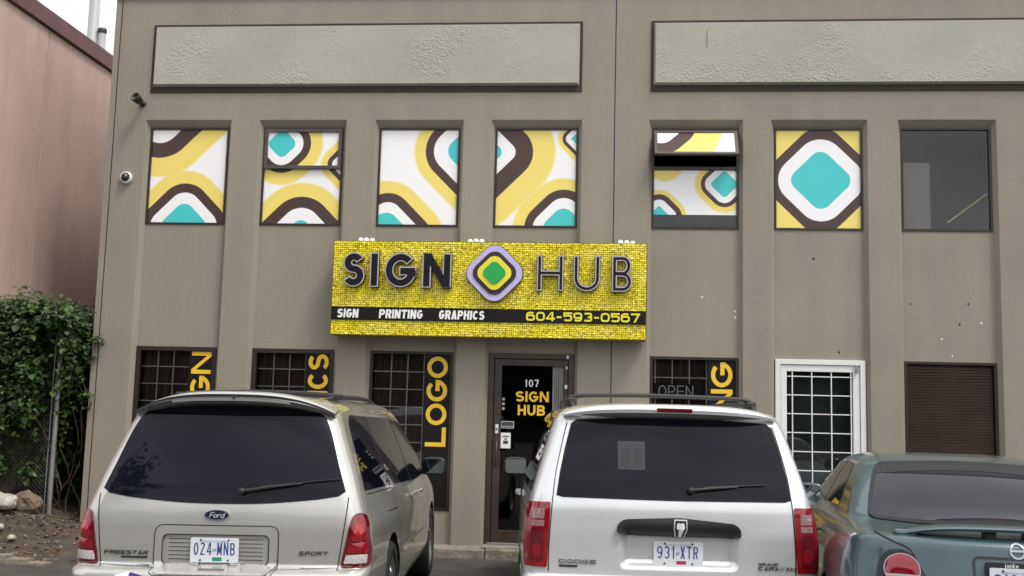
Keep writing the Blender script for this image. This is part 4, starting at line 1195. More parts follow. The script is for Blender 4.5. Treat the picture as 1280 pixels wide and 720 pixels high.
def rpoly(pts, r, n=5):
    """round the corners of a polygon"""
    out = []; N = len(pts); rs = r if isinstance(r, (list, tuple)) else [r]*N
    for i in range(N):
        p = Vector(pts[i]); a = Vector(pts[i-1]); b = Vector(pts[(i+1) % N]); rr = rs[i]
        if rr <= 0: out.append(tuple(p)); continue
        u, v = (a-p), (b-p); d = min(rr, u.length*.45, v.length*.45); u.normalize(); v.normalize()
        A, B = p+u*d, p+v*d
        for k in range(n+1):
            t = k/n; q = A*(1-t)**2+p*2*t*(1-t)+B*t*t; out.append((q.x, q.y))
    return out
def curve(pts, n=8):
    """smooth open curve through points"""
    P = [Vector(p) for p in pts]; out = []
    for i in range(len(P)-1):
        p0, p1, p2, p3 = P[max(i-1, 0)], P[i], P[i+1], P[min(i+2, len(P)-1)]
        for k in range(n):
            t = k/n; out.append(tuple(.5*((2*p1)+(-p0+p2)*t+(2*p0-5*p1+4*p2-p3)*t*t+(-p0+3*p1-3*p2+p3)*t**3)))
    out.append(tuple(P[-1])); return out
def ellipse(cx, cy, rx, ry, n=32): return [(cx+rx*math.cos(2*PI*i/n), cy+ry*math.sin(2*PI*i/n)) for i in range(n)]
def mirror(P): return [(-x, y) for x, y in P][::-1]

def licence_plate(car, cx, cz, txt, decal, w=.305, h=.152, off=.02, frame=None):
    q, nn = car.rear(cx, cz, off); y = q.y
    x0, z0 = cx-w/2, cz-h/2
    g = MB(); P = rpoly([(x0, z0), (x0+w, z0), (x0+w, z0+h), (x0, z0+h)], .012)
    g.prism(P, 'y', y-.004, y); pl = g.build('licence_plate', M['plate'], car.root)
    def put(me, m, name, xx, zz):
        me.transform(Matrix(((1, 0, 0, xx), (0, 0, -1, y-.0042), (0, 1, 0, zz), (0, 0, 0, 1)))); link(name, me, m, pl)
    hh = h*.50
    for part, a, ln in ((txt[:3], .022, .112), (txt[3:], .170, .112)):
        W1 = .5
        if not part: continue
        for _ in range(12):
            t, l_ = lay_text(part, hh, W1, .10, .012, False); W1 *= 1+(ln/l_-1)*.9
        for c, x, k in t: put(letter_mesh('plate_character', c, hh, k, .10, .0012), M['plateblue'], 'plate_character', x0+a+x, z0+h*.30)
    # flag mark between the characters, header line, decal, bolts
    g = MB(); g.prism([(x0+.140, z0+.068), (x0+.150, z0+.064), (x0+.165, z0+.070), (x0+.165, z0+.090), (x0+.152, z0+.085), (x0+.142, z0+.088)], 'y', y-.0052, y-.0042); g.build('flag_mark', M['platelight'], pl)
    t, l_ = lay_text('BRITISH COLUMBIA', .013, .75, .18, .003, False)
    for c, x, k in t: put(letter_mesh('plate_character', c, .013, k, .18, .0010), M['platelight'], 'plate_character', cx-l_/2+x, z0+h-.030)
    g = MB(); g.box(cx-.012, cx+.048, y-.0055, y-.0042, z0+.010, z0+.032); g.build('decal', decal, pl)
    for bx, bz in ((-.088, .062), (.088, .062), (-.088, -.062), (.088, -.062)):
        g = MB(); g.lathe([(.001, -.004), (.0055, -.004), (.0065, 0)], (cx+bx, y-.0042, cz+bz), 'y', 10); g.build('bolt', M['trim'], pl)
    return pl

def side_mirror(car, y, z, sg, x0, paint):
    g = MB(); x = sg*x0
    vs, fs = [], []
    # rounded pod, glass facing rearward
    bm = bmesh.new(); bmesh.ops.create_uvsphere(bm, u_segments=20, v_segments=12, radius=1)
    for v in bm.verts:
        q = v.co.copy(); p = lambda c, e: math.copysign(abs(c)**e, c)
        yy = p(q.y, .6)*.07
        if q.y < 0: yy = max(yy, -.045)
        v.co = Vector((x+sg*.13+p(q.x, .55)*.115, y+yy, z+p(q.z, .55)*.085))
    me = bpy.data.meshes.new('side_mirror'); bm.to_mesh(me); bm.free(); me.polygons.foreach_set('use_smooth', [True]*len(me.polygons))
    o = link('side_mirror', me, M['trim'] if paint is None else paint, car.root)
    P = rpoly([(x+sg*.03, z-.065), (x+sg*.225, z-.065), (x+sg*.225, z+.065), (x+sg*.03, z+.065)], .03)
    g.prism(P, 'y', y-.050, y-.044); g.build('mirror_glass', M['mirror'], o)
    g = MB(); g.tube([(x-sg*.06, y+.03, z-.05), (x+sg*.06, y+.01, z-.045)], .03, 8); g.build('mirror_arm', M['trim'], o)

def wiper(car, x0, z0, x1, z1):
    q0 = car.rear(x0, z0, .03)[0]; q1 = car.rear(x1, z1, .025)[0]
    g = MB(); g.tube([q0, q0.lerp(q1, .35)+Vector((0, -.012, .004)), q0.lerp(q1, .62)], [.013, .010, .006], 8)
    w_ = g.build('wiper', M['trim'], car.root)
    g = MB(); a = q0.lerp(q1, .18)+Vector((0, .008, .012)); g.tube([a, q1], [.007, .004], 6); g.build('wiper_blade', M['rubber'], w_)
    g = MB(); g.lathe([(.022, .02), (.022, -.012), (.014, -.02), (.001, -.022)], tuple(q0), 'y', 14); g.build('wiper_pivot', M['trim'], w_)

def bar_loft(name, secs, m, parent, smooth=True):
    """closed sections (lists of points) joined end to end"""
    n = len(secs[0]); g = MB(); vs = [p for q in secs for p in q]
    fs = [(i*n+k, i*n+(k+1) % n, (i+1)*n+(k+1) % n, (i+1)*n+k) for i in range(len(secs)-1) for k in range(n)]
    g.add(vs, fs, smooth); g.add(secs[0], [tuple(range(n))]); g.add(secs[-1], [tuple(range(n))])
    o = g.build(name, m, parent)
    if hasattr(o.data, 'set_sharp_from_angle'): o.data.set_sharp_from_angle(angle=math.radians(50))
    return o

# ---------------------------------------------------------------- champagne van
def van_one():
    root = empty('minivan', (-2.45, -5.86, 0), math.radians(4)); root.rotation_euler.y = math.radians(-.6); tag(root, 'champagne silver minivan with roof spoiler parked left of the shop door', 'minivan')
    #  z     w     yr    yf    cr   cf   br   bf
    lv = [(.20, .84, .12, 4.85, .12, .5, .03, .30), (.27, .93, -.07, 4.98, .14, .55, .05, .35), (.42, .975, -.12, 5.03, .16, .6, .06, .4), (.55, .980, -.125, 5.02, .16, .6, .06, .4),
          (.588, .978, -.11, 5.01, .16, .6, .06, .4), (.600, .975, -.03, 5.0, .14, .6, .05, .4), (.625, .974, 0, 5.0, .13, .6, .045, .4), (.70, .975, 0.0, 4.98, .13, .6, .045, .4), (.82, .968, .003, 4.9, .13, .6, .045, .38),
          (.92, .945, .010, 4.72, .13, .55, .045, .34), (.99, .922, .018, 4.5, .13, .5, .045, .3), (1.05, .900, .028, 4.28, .13, .45, .045, .28), (1.20, .848, .070, 4.02, .13, .4, .045, .26), (1.40, .768, .132, 3.68, .13, .36, .045, .24),
          (1.53, .716, .176, 3.42, .14, .34, .05, .22), (1.60, .678, .205, 3.25, .15, .32, .05, .2), (1.645, .625, .25, 3.08, .18, .3, .05, .2), (1.675, .54, .34, 2.9, .2, .28, .05, .2), (1.692, .42, .48, 2.75, .2, .2, .05, .15), (1.70, .25, .75, 2.5, .12, .12, .03, .1), (1.703, .08, 1.0, 2.2, .04, .04, 0, .0)]
    car = Car(root, lv, M['champagne'], [(1.08, .975), (4.0, .975)], wheel_r=.335)
    # rear window
    win = rpoly(curve([(-.765, 1.072), (-.45, 1.022), (0, 1.005), (.45, 1.022), (.765, 1.072)], 6)+curve([(.62, 1.55), (.4, 1.60), (0, 1.612), (-.4, 1.60), (-.62, 1.55)], 6), 0.)
    def inset(P, d):
        cx = sum(p[0] for p in P)/len(P); cy = sum(p[1] for p in P)/len(P)
        return [(p[0]-math.copysign(min(d, abs(p[0]-cx)), p[0]-cx), p[1]-math.copysign(d, p[1]-cy)) for p in P]
    rp = [(-.775, 1.085), (-.735, 1.058)]+curve([(-.6, 1.036), (-.3, 1.010), (0, 1.003), (.3, 1.010), (.6, 1.036)], 5)+[(.735, 1.058), (.775, 1.085)]+curve([(.72, 1.24), (.655, 1.44), (.61, 1.54)], 4)+curve([(.57, 1.575), (.3, 1.612), (0, 1.620), (-.3, 1.612), (-.57, 1.575)], 5)+curve([(-.61, 1.54), (-.655, 1.44), (-.72, 1.24)], 4)
    car.patch('rear_window', rp, M['carglass'], .005, .012)
    car.strip('window_seal', rp, .010, M['rubber'], .0035, closed=True)
    # tail lamps
    for sg in (1, -1):
        P = rpoly([(.768, .612), (.935, .615), (.943, .71), (.921, .89), (.900, .945), (.852, .951), (.826, .92)], .03)
        if sg < 0: P = mirror(P)
        la = car.patch('tail_lamp', P, M['reddark'], .010, .02, step=.02)
        def sub(nm, Q, m, off=.0135):
            Q = Q if sg > 0 else mirror(Q)
            car.patch(nm, Q, m, off, .006, step=.02, parent=la, dome=.004)
        sub('brake_lens', rpoly([(.828, .775), (.915, .782), (.900, .90), (.885, .935), (.848, .935), (.836, .915)], .02), M['red'])
        sub('indicator_lens', rpoly([(.806, .704), (.922, .706), (.916, .772), (.826, .766)], .008), M['red'])
        sub('reversing_lens', rpoly([(.790, .640), (.918, .642), (.921, .697), (.803, .694)], .008), M['clear'])
        sub('painted_glow', ellipse(.868, .845, .026, .034, 20), M['redbright'], .0165)  # brighter red spot painted on as a highlight, it emits nothing
    # tailgate edge gaps
    gap = curve([(.752, .60), (.765, .70), (.795, .95), (.80, 1.05)], 5)
    car.strip('tailgate_gap', gap, .007, M['seam']); car.strip('tailgate_gap', mirror(gap), .007, M['seam'])
    for sg in (1, -1):
        pts = [(.752, .603), (.40, .588)]; pts = pts if sg > 0 else mirror(pts)
        car.strip('tailgate_moulding', [(x, z+.018) for x, z in pts], .014, M['chrome'], .006)
    # plate surround: raised ring, recessed field with ribs
    def ring(cx, cz, w, h, t, r, off, m, name, parent=None):
        A = rpoly([(cx-w, cz-h), (cx+w, cz-h), (cx+w*1.0, cz+h), (cx-w, cz+h)], r)
        return car.strip(name, A, t, m, off, closed=True, parent=parent, step=.02)
    cx, cz = -.018, .715
    ring(cx, cz, .395, .150, .006, .06, .0012, M['seam'], 'surround_gap')
    su = ring(cx, cz, .362, .117, .052, .05, .012, M['champagne'], 'plate_surround')
    ring(cx, cz, .338, .093, .006, .04, .0135, M['seam'], 'surround_edge', su)
    for k in range(6):
        z = .655+k*.025
        car.strip('surround_rib', [(cx-.30, z), (cx+.30, z)], .004, M['seam'], .0022, parent=su)
    licence_plate(car, cx, .716, '024MNB', M['decalgreen'], off=.022)
    for sx in (-1, 1):
        car.patch('plate_lamp', rpoly([(cx+sx*.13-.03, .615), (cx+sx*.13+.03, .615), (cx+sx*.13+.03, .645), (cx+sx*.13-.03, .645)], .006), M['champagne'], .022, .02, step=.03)
        car.patch('plate_lamp_lens', rpoly([(cx+sx*.135-.012, .622), (cx+sx*.135+.012, .622), (cx+sx*.135+.012, .640), (cx+sx*.135-.012, .640)], .003), M['trim'], .0235, .004, step=.03)
    car.patch('tailgate_handle', rpoly([(cx-.09, .592), (cx+.09, .592), (cx+.09, .632), (cx-.09, .632)], .008), M['champagne'], .020, .02, step=.04)
    # maker's oval
    em = car.patch('oval_emblem', ellipse(-.022, .930, .080, .0325, 40), M['darkchrome'], .010, .012, step=.03)
    car.patch('oval_field', ellipse(-.022, .930, .075, .0285, 40), M['ovalblue'], .0115, .003, step=.03, parent=em)
    car.text('Ford', -.070, .912, .034, .095, .13, M['badge'], .0118, .0015, slant=.35, W=.6, gapf=.04, name='emblem_letter', parent=em)
    car.text('FREESTAR', -.735, .678, .024, .285, .20, M['badgedark'], .004, .004, W=1.3, gapf=.22, p=3, slant=.2)
    car.patch('trim_badge', rpoly([(-.625, .655), (-.452, .655), (-.450, .668), (-.622, .668)], .003), M['badgedark'], .004, .004)
    car.text('SPORT', .505, .690, .024, .185, .20, M['badgedark'], .004, .004, W=1.3, gapf=.25, p=3, slant=.2)
    # club sticker
    st = car.patch('sticker', rpoly([(-.625, .560), (-.52, .545), (-.415, .560), (-.52, .585)], .02), M['offwhite'], .006, .003, step=.03)
    car.patch('sticker_print', rpoly([(-.52, .548), (-.415, .560), (-.52, .582)], .015), M['purple'], .008, .002, step=.03, parent=st)
    wiper(car, .13, 1.075, .735, 1.155)
    # roof spoiler
    secs = []
    for i in range(25):
        t = -1+2*i/24; x = .665*t; c = abs(t)**3.2
        zt = 1.700-.105*c-.012*t*t; y = .10+.10*t*t+.03*c; yr_ = car.rear(x*.97, min(zt-.03, 1.60), 0)[0].y
        e = 1-.55*c
        secs.append([(x, y+.012, zt-.060*e), (x, y-.006, zt-.026*e), (x, y+.01, zt), (x, y+.12, zt+.018), (x, y+.30, zt+.014), (x, y+.30, zt-.05*e), (x, yr_+.02, zt-.085*e), (x, y+.06, zt-.070*e)])
    sp = bar_loft('roof_spoiler', secs, M['champagne'], root)
    # dark strip paints shade onto the spoiler's rear face, body-colour insert over it
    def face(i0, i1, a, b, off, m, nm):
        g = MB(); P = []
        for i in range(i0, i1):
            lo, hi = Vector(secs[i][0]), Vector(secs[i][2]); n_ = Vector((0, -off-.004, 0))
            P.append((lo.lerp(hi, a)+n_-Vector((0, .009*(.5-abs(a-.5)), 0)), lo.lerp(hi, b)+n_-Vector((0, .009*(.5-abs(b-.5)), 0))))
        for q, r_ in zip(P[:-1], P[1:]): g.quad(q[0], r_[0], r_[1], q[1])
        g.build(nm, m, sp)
    face(0, 25, -.05, .93, .012, M['trim'], 'spoiler_shade_strip'); face(5, 20, .20, .50, .0145, M['champagne'], 'spoiler_insert')
    g = MB(); g.lathe([(.008, .002), (.008, -.004), (.001, -.006)], (.03, .085, 1.672), 'y', 12); g.build('washer_nozzle', M['trim'], sp)
    # roof rails and cross bars
    for sg in (-1, 1):
        g = MB(); P = [(sg*.54, .62, 1.645), (sg*.545, .72, 1.685), (sg*.555, 1.6, 1.700), (sg*.555, 2.3, 1.695), (sg*.54, 2.75, 1.66)]
        g.tube(curve(P, 5), .017, 8); g.build('roof_rail', M['trim'], root)
        g = MB(); g.bbox(sg*.56-.03, sg*.56+.03, .78, .95, 1.675, 1.718, .012); g.build('rail_foot', M['trim'], root)
    for y in (.87, 2.0):
        g = MB(); g.tube(curve([(-.54, y, 1.708), (-.3, y, 1.722), (0, y, 1.726), (.3, y, 1.722), (.54, y, 1.708)], 5), .016, 8); g.build('cross_bar', M['trim'], root)
    # side glass
    for sg in (1, -1):
        A = rpoly([(.30, 1.075), (1.30, 1.055), (1.18, 1.56), (.62, 1.57), (.50, 1.50)], [.05, .02, .02, .05, .04])
        B = rpoly([(1.345, 1.053), (2.50, 1.02), (2.46, 1.545), (1.225, 1.56)], .025)
        C_ = rpoly([(2.55, 1.018), (3.86, .995), (3.05, 1.50), (2.51, 1.543)], [.02, .03, .06, .02])
        for k, P in enumerate((A, B, C_)):
            car.patch('side_window', P, M['carglass'], .004, .01, on='side', sg=sg, step=.06)
        car.strip('pillar_trim', [(1.323, 1.05), (1.20, 1.565)], .04, M['rubber'], .003, on='side', sg=sg); car.strip('pillar_trim', [(2.525, 1.01), (2.485, 1.55)], .045, M['rubber'], .003, on='side', sg=sg)
        for P in ([(1.40, 1.03), (1.46, .55), (1.36, .40)], [(2.52, 1.0), (2.50, .45), (2.6, .30)], [(3.72, .98), (3.70, .70)], [(1.36, 1.03), (.35, 1.05)], [(1.40, .88), (.95, .89)]):
            car.strip('panel_gap', P, .008, M['seam'], .0015, on='side', sg=sg)
        for y, z in ((1.62, .90), (2.30, .92), (2.72, .91)):
            if y == 1.62: continue
            g = MB(); a = car.side(y-.10, z, .02, sg)[0]; b = car.side(y+.10, z, .02, sg)[0]; c_ = car.side(y, z, .045, sg)[0]
            g.tube([a, c_, b], .014, 8); g.build('door_handle', M['champagne'], root)
        side_mirror(car, 3.42, 1.10, sg, .90, M['trim'])
        car.strip('body_moulding', [(1.5, .55), (3.55, .53)], .05, M['champagne'], .012, on='side', sg=sg)
    car.patch('windscreen', rpoly([(-.70, 3.30), (.70, 3.30), (.74, 3.95), (0, 4.25), (-.74, 3.95)], .06), M['carglass2'], .005, .01, on='top')
    car.wheel(1.08, .965, .335, M['alloy']); car.wheel(4.0, .965, .335, M['alloy'])
    return car
van_one()

# ---------------------------------------------------------------- bright silver van
def van_two():
    root = empty('minivan', (.395, -5.57, 0), math.radians(4.6)); tag(root, 'bright silver minivan with black tailgate bar parked before the shop door', 'minivan')
    lv = [(.20, .84, .12, 4.85, .12, .5, .03, .30), (.27, .93, -.07, 5.0, .14, .55, .05, .35), (.42, .98, -.11, 5.04, .16, .6, .06, .4), (.53, .985, -.115, 5.03, .16, .6, .06, .4),
          (.572, .983, -.10, 5.02, .16, .6, .06, .4), (.585, .978, -.03, 5.0, .12, .6, .04, .4), (.61, .978, 0, 5.0, .10, .6, .035, .4), (.72, .980, 0.0, 4.98, .10, .6, .035, .4), (.85, .976, .000, 4.92, .10, .6, .035, .38),
          (.95, .965, .004, 4.80, .10, .55, .035, .34), (1.02, .950, .008, 4.6, .10, .5, .035, .3), (1.08, .936, .016, 4.4, .10, .45, .035, .28), (1.20, .900, .045, 4.12, .10, .4, .035, .26), (1.40, .838, .105, 3.74, .11, .36, .035, .24),
          (1.53, .796, .148, 3.46, .12, .34, .04, .22), (1.60, .765, .175, 3.28, .13, .32, .04, .2), (1.65, .715, .215, 3.10, .16, .3, .04, .2), (1.685, .62, .30, 2.9, .2, .28, .05, .2), (1.703, .48, .45, 2.75, .2, .2, .05, .15), (1.711, .28, .75, 2.5, .12, .12, .03, .1), (1.714, .08, 1.0, 2.2, .04, .04, 0, .0)]
    def smooth(t): t = max(0., min(1., t)); return t*t*(3-2*t)
    def dent(x, y, z):
        if y < .3 and .60 < z < .93:          # scoop round the plate
            mx = smooth((.375-abs(x-.045))/.05); mz = smooth((z-.66)/.05)*smooth((.925-z)/.03)
            y += .045*mx*mz
        return x, y, z
    car = Car(root, lv, M['silver'], [(1.05, .98), (4.08, .98)], wheel_r=.335, dent=dent)
    rp = [(-.735, 1.108), (-.70, 1.098)]+curve([(-.5, 1.096), (0, 1.092), (.5, 1.096)], 5)+[(.72, 1.098), (.758, 1.110)]+curve([(.735, 1.25), (.70, 1.42), (.665, 1.56)], 4)+curve([(.63, 1.585), (.3, 1.600), (0, 1.604), (-.3, 1.600), (-.61, 1.585)], 5)+curve([(-.645, 1.56), (-.68, 1.42), (-.715, 1.25)], 4)
    car.patch('rear_window', rp, M['carglass'], .005, .012)
    car.strip('window_seal', rp, .010, M['rubber'], .0035, closed=True)
    for sg in (1, -1):
        P = rpoly([(.792, .655), (.930, .66), (.938, .80), (.915, 1.058), (.775, 1.062)], .014)
        if sg < 0: P = mirror(P)
        la = car.patch('tail_lamp', P, M['red'], .010, .02, step=.02)
        def sub(nm, Q, m, off=.0125):
            Q = Q if sg > 0 else mirror(Q); car.patch(nm, Q, m, off, .005, step=.02, parent=la)
        sub('reversing_lens', rpoly([(.815, .955), (.885, .957), (.883, 1.02), (.813, 1.02)], .006), M['rosy'])
        sub('indicator_lens', rpoly([(.815, .908), (.890, .910), (.888, .946), (.815, .946)], .006), M['rosy'])
        sub('brake_lens', rpoly([(.818, .69), (.900, .695), (.893, .895), (.815, .893)], .012), M['reddark'], .0118)
        sub('painted_glow', ellipse(.858, .76, .03, .045, 20), M['red'], .0128)  # lighter red spot painted over the lens as a highlight
        Q = [(.772, 1.062), (.772, 1.10), (.75, 1.11)]; 
    gap = curve([(.783, .63), (.782, .80), (.768, 1.03), (.762, 1.10)], 5)
    car.strip('tailgate_gap', gap, .007, M['seam']); car.strip('tailgate_gap', mirror(gap), .007, M['seam'])
    gap2 = curve([(.762, 1.10), (.745, 1.25), (.71, 1.42), (.675, 1.57)], 5)
    car.strip('tailgate_gap', gap2, .006, M['seam']); car.strip('tailgate_gap', mirror(gap2), .006, M['seam'])
    # black grab bar with emblem
    bar = car.patch('tailgate_bar', rpoly([(-.352, .872), (.428, .862), (.430, .918), (.39, .955), (.04, .985), (-.31, .968), (-.354, .93)], .03), M['trim'], .035, .05, step=.03, dome=.008)
    sh = [(.005, .975), (.085, .975), (.088, .925), (.075, .895), (.045, .875), (.015, .895), (.002, .925)]
    e1 = car.patch('shield_emblem', sh, M['offwhite'], .046, .006, step=.04, parent=bar)
    car.patch('shield_field', [(x*.84+.045*.16, z*.84+.927*.16) for x, z in sh], M['trim'], .0475, .003, step=.04, parent=bar)
    ram = [(.045, .893), (.055, .905), (.060, .928), (.070, .922), (.078, .935), (.074, .955), (.060, .963), (.052, .950), (.045, .944), (.038, .950), (.030, .963), (.016, .955), (.012, .935), (.020, .922), (.030, .928), (.035, .905)]
    ram = [(.045+(x-.045)*.78, .928+(z-.928)*.78) for x, z in ram]
    car.patch('emblem_head', ram, M['offwhite'], .050, .003, step=.04, parent=bar)
    licence_plate(car, .042, .757, '931XTR', M['decalred'], w=.315, off=.010)
    car.text('DODGE', -.715, .686, .022, .235, .17, M['badgedark'], .004, .004, W=1.4, gapf=.3, p=3.4)
    car.patch('trim_badge', rpoly([(-.715, .660), (-.60, .660), (-.60, .674), (-.715, .674)], .003), M['badgedark'], .004, .004)
    car.text('GRAND', .545, .702, .016, .125, .20, M['trim'], .004, .004, W=1.3, gapf=.2, p=3.4)
    car.text('CARAVAN', .545, .674, .020, .235, .20, M['trim'], .004, .004, W=1.3, gapf=.2, p=3.4)
    M['seenpaper'] = mat('paper_seen_through_tint', (.045, .048, .055), .4, spec=.3); M['seendark'] = mat('mirror_seen_through_tint', (.02, .02, .024), .3)
    pp = car.patch('paper_notice', rpoly([(-.345, 1.275), (-.17, 1.275), (-.17, 1.455), (-.345, 1.455)], .006), M['seenpaper'], .0062, .001)
    for a in (-.325, -.245): car.patch('notice_column', [(a, 1.29), (a+.055, 1.29), (a+.055, 1.41), (a, 1.41)], M['seendark'], .0068, .0005, parent=pp)
    wiper(car, .115, 1.150, .60, 1.195)
    # roof spoiler with brake lamp
    secs = []
    for i in range(25):
        t = -1+2*i/24; x = .70*t; c = abs(t)**4
        zt = 1.688-.045*c-.012*t*t; y = .06+.04*t*t+.10*c; yr_ = car.rear(x*.98, 1.59, 0)[0].y; e = 1-.5*c
        secs.append([(x, y, zt-.045*e), (x, y-.006, zt-.022*e), (x, y+.012, zt), (x, y+.12, zt+.016), (x, y+.32, zt+.016), (x, y+.32, zt-.05*e), (x, yr_+.02, zt-.085*e), (x, y+.05, zt-.060*e)])
    sp = bar_loft('roof_spoiler', secs, M['silver'], root)
    g = MB(); g.bbox(-.10, .13, .046, .07, 1.650, 1.676, .005); g.build('brake_lamp', M['reddark'], sp)
    for sg in (-1, 1):
        g = MB(); P = [(sg*.62, .50, 1.66), (sg*.63, .62, 1.705), (sg*.64, 1.5, 1.73), (sg*.64, 2.4, 1.72), (sg*.62, 2.9, 1.66)]
        g.tube(curve(P, 5), .016, 8); g.build('roof_rail', M['trim'], root)
        g = MB(); g.bbox(sg*.63-.035, sg*.63+.035, .62, .76, 1.68, 1.742, .014); g.build('rail_foot', M['trim'], root)
    for y in (.70,):
        g = MB(); g.tube(curve([(-.64, y, 1.742), (-.5, y, 1.760), (0, y, 1.768), (.5, y, 1.760), (.64, y, 1.742)], 5), .015, 8); g.build('cross_bar', M['trim'], root)
    for sg in (1, -1):
        A = rpoly([(.25, 1.115), (1.35, 1.09), (1.30, 1.58), (.60, 1.60), (.48, 1.52)], [.04, .02, .02, .05, .04]); B = rpoly([(1.395, 1.088), (2.55, 1.06), (2.50, 1.57), (1.345, 1.578)], .025); C_ = rpoly([(2.60, 1.058), (3.92, 1.03), (3.08, 1.52), (2.55, 1.568)], [.02, .03, .06, .02])
        for P in (A, B, C_): car.patch('side_window', P, M['carglass'], .004, .01, on='side', sg=sg, step=.06)
        car.strip('pillar_trim', [(1.373, 1.085), (1.322, 1.58)], .04, M['rubber'], .003, on='side', sg=sg); car.strip('pillar_trim', [(2.575, 1.055), (2.525, 1.57)], .045, M['rubber'], .003, on='side', sg=sg)
        for P in ([(1.42, 1.06), (1.46, .55), (1.38, .42)], [(2.56, 1.03), (2.54, .45), (2.6, .30)], [(3.78, 1.0), (3.75, .70)], [(1.36, .96), (.35, .98)]): car.strip('panel_gap', P, .008, M['seam'], .0015, on='side', sg=sg)
        for y, z in ((2.34, .95), (2.76, .94)):
            g = MB(); a = car.side(y-.10, z, .02, sg)[0]; b = car.side(y+.10, z, .02, sg)[0]; c_ = car.side(y, z, .045, sg)[0]
            g.tube([a, c_, b], .014, 8); g.build('door_handle', M['silver'], root)
        side_mirror(car, 3.40, 1.13, sg, .90, M['trim'])
    car.patch('windscreen', rpoly([(-.70, 3.34), (.70, 3.34), (.76, 4.02), (0, 4.32), (-.76, 4.02)], .06), M['carglass2'], .005, .01, on='top')
    car.wheel(1.05, .972, .335, M['alloy']); car.wheel(4.08, .972, .335, M['alloy'])
van_two()

